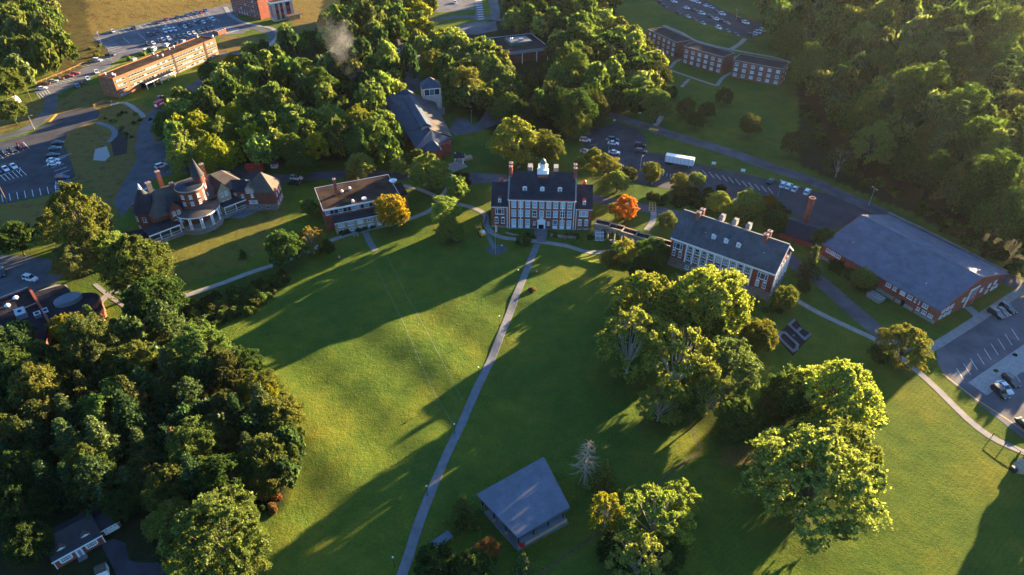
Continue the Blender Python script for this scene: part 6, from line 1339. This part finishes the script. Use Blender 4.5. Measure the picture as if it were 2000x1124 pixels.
shrubs([(664,450),(740,428),(745,437),(665,460)],12,(6,9),('dark','green'),'in the hedge in front of the office windows','hedge shrubs by the office')
shrubs([(1255,375),(1300,382),(1400,398),(1395,410),(1300,400),(1255,388)],18,(8,12),('dark','oliveD'),'in the dark hedge between the two roads','shrubs of the roadside hedge')
shrubs([(1295,370),(1400,375),(1395,390),(1300,380)],9,(8,13),('olive','oliveD'),'at the lower edge of the back lot','shrubs of the lot edge')
shrubs([(200,225),(262,205),(300,230),(255,280),(215,268)],14,(3,6),('dark','lime','green'),'on the dry slope by the footbridge','young shrubs on the dry slope')
shrubs([(996,455),(1050,458),(1050,462),(996,462)],4,(5,7),('dark',),'at the foot of the cupola hall','foundation shrubs of the cupola hall'); shrubs([(1078,455),(1155,462),(1155,468),(1078,462)],8,(5,8),('dark','green'),'at the foot of the cupola hall','foundation shrubs of the cupola hall')
shrubs([(160,80),(200,85),(215,105),(190,112)],5,(4,7),('lime','yellow'),'at the left corner of the upper left lot','shrubs of the lot corner'); shrubs([(235,118),(275,100),(300,95),(270,115)],5,(4,6),('lime',),'behind the orange brick block','small shrubs behind the block')
shrubs([(1500,395),(1530,395),(1590,455),(1570,460)],8,(6,10),('dark','green'),'around the boiler house','shrubs around the boiler house'); shrubs([(470,955),(550,960),(555,1000),(480,1000)],9,(8,14),('rust','brown','dark'),'at the reddish corner of the lower left wood','reddish shrubs at the wood corner')
shrubs([(1560,215),(1600,290),(1640,325),(1700,368),(1790,422),(1900,486),(1990,538),(2000,515),(1900,450),(1780,390),(1680,340),(1610,270),(1575,200)],60,(7,14),('dark','oliveD','green','dark'),'at the foot of the hillside wood','understory shrubs of the hillside wood')
shrubs([(1495,590),(1540,600),(1540,615),(1490,605)],4,(8,12),('dark','mid'),'at the near corner of the pilastered hall','shrubs at the pilastered hall')
for a,b in ((1983,692),(1946,723)): shrub(a,b,5,'oliveD',f'tiny shrub on the stone island, {"far" if a>1960 else "near"} one','shrubs on the stone island')
for a,b,r in ((1230,615-5,5),(1022,475,15),(1040,565,9),(985,655,4)): 
    if r>8: shrub(a,b,r,'green' if r>10 else 'brown','round green shrub left of the hall steps' if r>10 else 'pale dry shrub beside the upper lawn walk','single lawn shrubs',1.5 if r>10 else .9)
# ---------------------------------------------------------------- smoke from the lodge chimney
def smokemat():
    m=bpy.data.materials.new('smoke'); m.use_nodes=True; nt=m.node_tree; nt.nodes.remove(nt.nodes['Principled BSDF']); v=nt.nodes.new('ShaderNodeVolumePrincipled'); v.inputs['Color'].default_value=(1,1,1,1); v.inputs['Anisotropy'].default_value=.2
    tc=nt.nodes.new('ShaderNodeTexCoord').outputs['Object']; n=noise(nt,.085,4,.5,tc); d=maths(nt,'MULTIPLY',maths(nt,'SUBTRACT',n,.38),.06); d=maths(nt,'MAXIMUM',d,0.0); nt.links.new(d,v.inputs['Density']); nt.links.new(v.outputs[0],nt.nodes['Material Output'].inputs['Volume']); return m
def smoke():
    pts=[(*G(px,py,z),z,r) for px,py,z,r in ((744,186,8.6,.7),(732,174,14,1.8),(712,160,19,3.0),(694,143,23,4.0),(680,120,26,4.8),(668,92,29,5.6),(656,66,31,6.5),(645,45,33,6.0))]; m=MB(); P=[]; n=14
    S=smooth_pts([p[:3] for p in pts],2.0); Rr=np.interp(np.linspace(0,1,len(S)),np.linspace(0,1,len(pts)),[p[3] for p in pts]); k=m.mi(smokemat())
    for i,p in enumerate(S):
        r=Rr[i]*(1+.15*math.sin(i*1.3)); 
        if i in(0,len(S)-1): r*=.3
        for j in range(n): a=2*PI*j/n; q=r*(1+.12*math.sin(3*a+i)); m.v.append((p[0]+q*math.cos(a),p[1]+q*math.sin(a)*.7,p[2]+q*math.sin(a)*.7))
    for i in range(len(S)-1):
        for j in range(n): j2=(j+1)%n; m.f.append([i*n+j,i*n+j2,(i+1)*n+j2,(i+1)*n+j]); m.m.append(k)
    m.f.append(list(range(n))[::-1]); m.m.append(k); m.f.append([(len(S)-1)*n+j for j in range(n)]); m.m.append(k)
    o=m.build('smoke'); import bmesh; bb=bmesh.new(); bb.from_mesh(o.data); bmesh.ops.recalc_face_normals(bb,faces=bb.faces); print('smoke vol',bb.calc_volume(signed=True)); bb.to_mesh(o.data); bb.free(); tag(o,'thin grey smoke drifting from the lodge chimney over the wood','smoke',None,'stuff')
smoke()
# ---------------------------------------------------------------- morning haze
def haze():
    m=bpy.data.materials.new('haze'); m.use_nodes=True; nt=m.node_tree; nt.nodes.remove(nt.nodes['Principled BSDF']); v=nt.nodes.new('ShaderNodeVolumePrincipled'); v.inputs['Color'].default_value=(.9,.95,1,1)
    v.inputs['Density'].default_value=HAZE; v.inputs['Anisotropy'].default_value=.55; nt.links.new(v.outputs[0],nt.nodes['Material Output'].inputs['Volume'])
    m.cycles.homogeneous_volume=True
    b=MB(); b.box(-3600,-3100,-60,3600,4600,126,m); tag(b.build('haze'),None,None,None,'stuff')
HAZE=.000015
if HAZE: haze()
# ---------------------------------------------------------------- labels that single each thing out
ORD=['first','second','third','fourth','fifth','sixth','seventh','eighth','ninth','tenth','eleventh','twelfth']
def finish():
    by={}
    for e in LAB: by.setdefault(e[1],[]).append(e)
    for lb,es in by.items():
        es.sort(key=lambda e:(e[4],e[5]))
        for i,e in enumerate(es):
            s=lb if len(es)==1 else f'{lb}, {"leftmost" if i==0 else "rightmost" if i==len(es)-1 else (ORD[i] if i<12 else "number "+str(i+1))+" from left"}'
            tag(e[0],s,e[2],e[3])
finish()
for o in C.objects:
    if o.parent is None and o.type in('MESH','EMPTY') and 'kind' not in o and 'label' not in o: print('UNLABELLED',o.name)
print('objects',len(C.objects))
